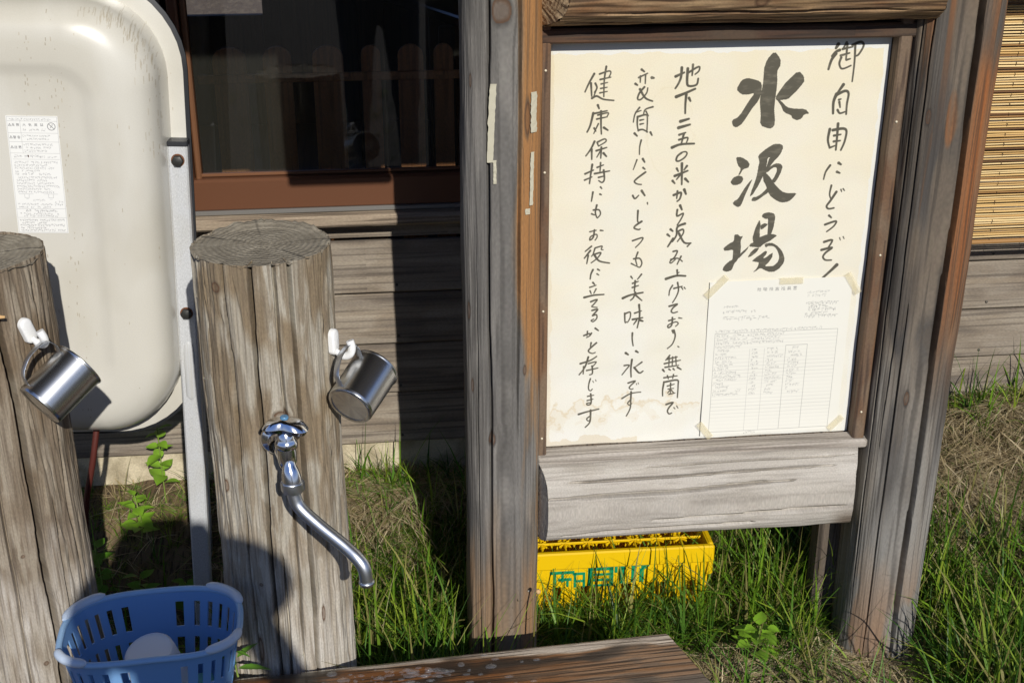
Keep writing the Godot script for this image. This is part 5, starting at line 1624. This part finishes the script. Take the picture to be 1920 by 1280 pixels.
# brush strokes of the notice: tenths of a pixel of width, then points on the sheet (1024 x 1302)
const STROKES := [
	[85,861,22,855,33], [67,867,39,855,44,845,56], [79,856,49,845,67,838,94], [55,886,17,877,35], [55,876,36,906,30], [55,889,22,889,68], 
	[55,872,55,898,48], [55,874,61,870,79,880,94,906,85], [49,891,68,902,65], [61,905,25,929,16,939,27,927,52,918,57], [55,913,23,916,74,915,132], 
	[73,889,141,874,165], [79,871,169,864,192,866,227], [67,870,172,896,160,908,168,906,199,907,230], [49,880,186,886,184], [55,882,193,886,209], 
	[55,879,217,887,227,902,223], [67,861,275,858,307,866,332], [67,871,278,902,274,914,283,911,315,902,340], [67,885,259,886,296,886,339], 
	[55,876,295,897,292], [55,877,313,897,311], [49,866,332,882,326], [55,873,387,861,407,857,430], [67,899,380,907,385], [61,897,408,906,412], 
	[49,884,451,881,478,887,495], [61,902,472,885,500,875,516,882,525,899,523], [36,916,465,919,472], [36,923,463,928,469], [55,886,547,894,554], 
	[55,876,576,910,566,905,582,884,599], [61,879,633,905,628,893,655], [61,873,659,906,653,888,668,880,682,889,693,908,694], [30,928,621,931,629], 
	[30,939,618,943,625], [85,928,711,910,730,887,753], [63,376,105,401,94], [63,393,80,392,107,386,125,377,140], [48,410,97,443,78,445,90,434,100], 
	[53,426,72,425,103], [63,411,83,411,121,417,134,440,131,444,113], [72,381,165,408,155,437,143], [63,411,159,410,187,411,215], [63,420,170,425,179], 
	[72,398,239,423,232], [72,393,258,427,249], [53,396,279,415,273], [53,410,276,403,310], [48,396,294,422,288,419,304], [67,376,317,402,308,443,307], 
	[48,406,334,394,344,391,357,400,359,416,349,423,337,418,331,405,333], [63,409,367,412,432], [53,394,382,399,391], [53,425,375,417,387], 
	[63,389,405,428,390], [48,408,399,395,416], [58,383,420,390,428], [63,422,415,432,425], [58,389,465,411,458,409,477,401,485], [48,400,453,399,476], 
	[67,421,449,427,463], [63,411,499,417,512], [48,403,512,403,532,422,524,416,542,405,561], [58,385,574,392,580], [58,376,590,383,596], 
	[58,394,604,386,616,378,629], [58,429,557,406,567,404,593,392,613], [48,406,583,423,575,425,588,408,613], [58,412,588,429,617,450,620], 
	[38,440,630,451,619], [43,396,645,409,644,402,663,388,677,391,683,404,672], [43,390,671,412,668,427,679], [43,422,662,415,678,411,688], 
	[48,412,707,414,727], [67,378,735,410,726,440,728], [38,413,717,419,715], [43,400,758,392,773,390,790], [43,405,768,431,762], 
	[43,416,749,420,774,414,795,403,815], [34,430,766,434,773], [34,438,766,442,771], [48,393,827,418,821,406,832,400,844,407,850,420,847], 
	[43,394,876,414,871], [43,405,866,404,891,394,900,393,891,416,881,425,887,417,896], [38,426,868,436,870], [48,407,910,410,919], 
	[43,412,909,417,930,409,957,394,972], [34,428,966,432,969], [43,403,997,391,1013], [43,396,1010,428,1003], [43,387,1025,439,1015], 
	[38,402,1004,402,1034], [38,413,1003,413,1034], [38,423,1002,426,1031], [43,390,1038,434,1033], [53,383,1046,388,1053], [43,403,1045,408,1049], 
	[43,417,1044,421,1049], [48,431,1040,443,1048], [43,388,1075,431,1070], [38,399,1068,403,1080], [38,419,1065,417,1079], 
	[48,389,1090,386,1118,387,1140], [48,394,1090,432,1085,436,1103,436,1148], [38,401,1105,423,1099], [38,411,1095,412,1130], [34,404,1116,422,1114], 
	[38,408,1135,427,1131], [34,412,1117,403,1130], [34,413,1119,423,1130], [48,400,1171,422,1165,410,1182,405,1195,411,1205,419,1202], 
	[29,426,1183,430,1188], [29,435,1178,440,1186], [55,274,83,282,89], [41,266,106,292,94], [41,271,102,271,120], [41,286,98,286,124], 
	[55,257,124,263,128], [64,305,107,311,108], [46,284,134,270,151,265,168,275,170,291,152,294,137], [55,271,140,288,166,310,176], 
	[41,272,194,259,213,255,237], [36,261,208,277,203], [41,312,193,290,200,285,214], [36,292,206,300,220], [46,267,221,267,244,271,264], 
	[46,269,221,292,216,297,227,297,268], [41,275,232,286,230], [41,276,244,286,242], [46,271,262,284,260,299,268], [55,260,271,268,279], 
	[50,308,269,313,278], [41,281,292,277,312,277,335], [36,270,351,260,381], [55,288,349,294,359], [46,290,376,296,381], 
	[46,298,390,275,407,265,418,274,426,287,428], [46,262,462,269,472,280,462], [59,289,448,299,463], [36,308,486,309,491], [46,280,510,280,541,283,548], 
	[50,293,545,274,558,271,566,284,571,289,569], [41,267,606,298,597,293,611,277,628], [42,285,644,279,666,284,686], [37,266,680,282,689], 
	[42,273,665,291,664,299,679,293,693,283,689], [42,266,722,271,729], [42,299,716,287,732], [42,272,745,290,739], [42,272,759,291,753], 
	[47,280,737,279,772], [61,243,794,268,784,306,777], [47,282,776,277,793,268,802], [47,281,783,304,804], [42,251,845,253,875,258,874], 
	[42,252,847,268,842,269,860,261,876], [42,283,846,304,839], [52,277,867,309,862], [52,296,818,299,856,293,896], [42,290,870,281,884], 
	[61,300,870,310,874], [47,278,913,278,934,282,957], [61,259,981,267,987], [56,292,976,299,981], [52,280,1005,278,1036,280,1067], 
	[42,256,1025,272,1025,262,1041,250,1058], [42,313,1016,291,1033], [52,289,1034,306,1054,318,1048], 
	[42,271,1088,294,1082,281,1096,275,1105,282,1111,288,1109], [23,298,1091,300,1096], [23,304,1089,306,1094], [42,253,1142,281,1126,314,1123], 
	[47,282,1120,282,1152,281,1179,269,1205], [37,281,1149,272,1160,279,1168,286,1162], [50,134,92,119,119,108,144], [50,125,119,128,157], 
	[41,150,93,176,85,183,90,177,104], [41,152,109,183,103], [46,169,72,164,111,164,159], [36,155,122,174,118], [36,154,135,173,132], 
	[36,152,148,174,144], [46,138,120,143,133,136,146], [36,143,133,133,161], [50,129,163,143,157,163,167,194,171], [55,147,184,151,194], 
	[46,133,209,175,201], [55,134,207,126,243,117,263], [41,148,213,178,207,176,217], [41,145,225,176,219], [50,157,202,158,243,160,270], 
	[46,138,252,143,261], [36,150,239,137,268], [55,167,251,179,259], [50,140,292,129,315,115,335], [50,132,315,133,346], [41,148,295,152,306], 
	[41,149,294,170,285,174,293,153,306], [46,146,320,177,311], [46,161,310,160,343], [36,159,320,148,340], [55,168,328,177,338], [46,114,390,139,379], 
	[50,135,362,131,392,128,420], [41,113,409,135,400], [41,150,371,169,364], [41,160,357,159,384], [46,143,390,188,383], [41,155,402,173,398], 
	[46,170,380,173,408,166,418,156,412], [46,139,447,135,475], [41,162,432,166,437], [46,161,454,165,456], [46,152,488,148,510,153,527], 
	[41,137,515,146,519], [41,142,503,159,503,164,517,155,529], [36,133,572,153,568], [41,147,567,144,590,134,599,136,588,153,581,156,590,150,600], 
	[41,166,569,174,570], [43,139,619,120,635], [48,136,633,118,657], [43,130,648,126,675], [38,150,627,145,645,140,652], 
	[38,151,625,172,620,170,630,176,632], [43,148,646,169,641,159,658,140,673], [53,150,649,165,668,197,676], [48,146,696,140,710,138,726], 
	[43,161,695,167,699], [38,159,710,165,714], [48,147,738,152,744], [38,137,753,157,747], [38,138,764,142,774], [38,157,759,150,773], 
	[53,120,785,150,779,182,778], [43,141,800,161,794,151,809,145,817,162,821], [43,146,830,164,828,148,848,160,845,162,857,151,868,144,864,152,860], 
	[43,122,914,139,908,141,915,131,921], [38,133,900,132,915], [43,146,907,142,915], [48,158,891,168,899], [43,146,940,144,954], 
	[43,163,941,140,963,140,972,151,977,160,974], [48,113,1011,145,1001,165,988], [48,138,989,128,1024,110,1050], [43,124,1022,123,1048], 
	[38,139,1012,164,1007,153,1023], [43,151,1021,153,1047,144,1052], [43,134,1036,170,1029], [38,147,1066,142,1086,142,1103,149,1108,154,1102], 
	[24,155,1075,158,1080], [24,164,1071,166,1076], [38,139,1127,159,1124], [38,138,1142,157,1138], [43,149,1119,151,1152,140,1158,137,1152,149,1150], 
	[53,111,1190,139,1182,177,1175], [48,150,1177,150,1211,146,1226,134,1239], [38,148,1199,138,1208,143,1216,151,1211], 
]
# outlines of the three large characters
const BIG_SHAPES := [
	
	[673,42,684,55,689,64,690,74,689,82,683,93,682,103,684,119,685,134,684,156,683,174,682,196,683,213,686,232,688,245,687,258,683,264,675,268,665,266,649,260,643,250,643,234,641,217,637,191,637,171,640,145,642,125,641,100,642,84,646,69,652,57,664,43], 
	[565,141,573,126,580,119,589,116,600,116,616,120,626,123,635,129,638,137,639,153,638,164,634,176,628,188,614,206,605,221,593,241,585,252,573,260,567,261,560,257,557,251,555,243,559,237,571,232,582,219,598,191,608,175,616,164,615,160,602,163,593,164,581,163,574,159,565,151], 
	[684,178,685,170,693,157,709,133,723,118,740,102,751,100,761,109,765,117,767,128,760,139,744,159,733,169,725,178,717,181,706,182,698,182,687,182], 
	[687,178,696,181,704,188,716,200,726,206,741,209,754,210,771,211,782,214,790,223,790,226,781,227,775,230,771,238,766,242,759,244,753,244,744,240,740,237,737,230,731,227,720,223,711,216,703,200,695,190,687,180], 
	[648,345,665,331,676,324,688,317,697,315,709,316,714,318,718,321,719,325,719,332,716,337,709,345,702,350,693,354,686,356,677,356,674,360,673,372,672,380,671,391,668,402,662,418,657,431,650,447,644,457,638,469,633,474,629,477,629,472,632,458,636,445,641,427,644,413,646,394,647,382,649,370,647,362,644,353], 
	[709,345,716,337,717,338,712,348,707,355,700,362,694,369,688,377,683,386,676,400,672,406,665,407,665,402,672,385,675,374,678,361,685,354,700,350], 
	[676,401,679,391,685,384,694,378,702,375,711,376,717,378,721,383,723,388,721,395,719,404,713,418,709,426,703,435,699,436,693,433,693,428,699,419,702,411,706,400,706,393,704,389,701,387,694,388,688,392,678,401], 
	[665,407,672,405,677,408,686,418,693,427,703,440,711,449,723,460,731,466,740,469,751,471,770,471,774,474,767,483,762,489,755,495,748,498,734,500,724,498,712,492,703,486,693,478,686,468,679,452,674,441,667,430,665,421,663,412], 
	[686,460,684,466,679,471,669,478,661,484,652,490,645,493,637,492,634,490,636,483,640,480,649,479,657,475,667,467,673,461,679,453,682,452,686,456], 
	[579,352,590,353,598,356,609,363,614,368,618,374,618,379,616,385,612,387,604,389,598,393,592,405,588,409,587,407,588,403,592,393,591,386,584,379,580,370,576,356], 
	[565,427,569,420,573,415,581,412,587,410,595,412,599,414,602,420,602,425,599,431,594,436,586,439,579,440,572,439,568,436,565,432], 
	[630,427,624,443,619,456,613,472,609,485,604,500,600,507,593,510,588,508,579,502,576,497,578,494,581,490,589,486,595,478,603,462,609,451,617,439,623,431,630,424], 
	[560,637,569,630,576,625,585,621,588,614,587,603,589,598,596,597,600,599,604,603,608,605,613,603,614,606,610,615,609,623,611,635,611,646,611,660,609,670,605,678,601,685,595,692,592,699,589,709,585,715,577,718,570,719,562,716,558,712,560,704,564,698,573,689,579,684,586,681,588,674,588,660,588,653,587,649,583,647,573,649,567,649,560,649,558,647,556,642], 
	[614,658,622,651,629,645,635,638,636,638,633,647,627,655,616,667,610,674,605,677,605,675,608,665], 
	[671,541,673,536,677,533,685,531,692,530,701,532,707,534,711,538,713,544,713,556,712,565,711,576,709,585,706,596,702,601,695,605,692,601,693,590,693,581,692,569,692,561,691,553,689,549,685,551,680,549,673,545], 
	[662,556,665,555,666,557,668,566,668,575,667,589,668,598,669,607,668,612,661,619,657,622,652,625,649,622,647,614,647,604,650,590,653,578,659,563], 
	[671,569,679,565,684,565,690,567,690,570,687,573,683,577,678,581,674,583,671,584,669,581,668,573], 
	[653,622,661,614,671,608,687,602,697,600,706,600,712,601,721,604,723,607,719,610,714,614,705,621,697,625,688,630,681,634,675,641,667,643,656,641,648,640,641,639,638,636,640,632,642,629,648,627], 
	[670,646,665,655,660,661,651,668,645,672,638,674,637,672,640,666,644,659,651,651,657,646,668,644], 
	[691,631,702,629,711,630,719,634,727,639,738,649,745,658,752,672,755,681,755,692,753,700,747,708,742,715,733,721,726,725,717,726,708,725,696,720,689,716,682,712,678,712,673,715,668,719,659,724,659,722,667,713,671,705,673,697,672,692,667,691,662,690,653,688,652,686,658,680,664,675,676,667,682,662,687,658,691,656,694,656,696,658,696,663,694,668,687,677,687,680,693,678,698,675,706,668,711,665,715,663,716,667,715,677,711,684,705,693,700,698,695,703,696,706,705,707,712,707,721,706,727,702,734,695,736,689,738,680,737,673,733,662,729,654,723,646,716,641,706,639,699,639,693,643,689,641,687,634], 
]
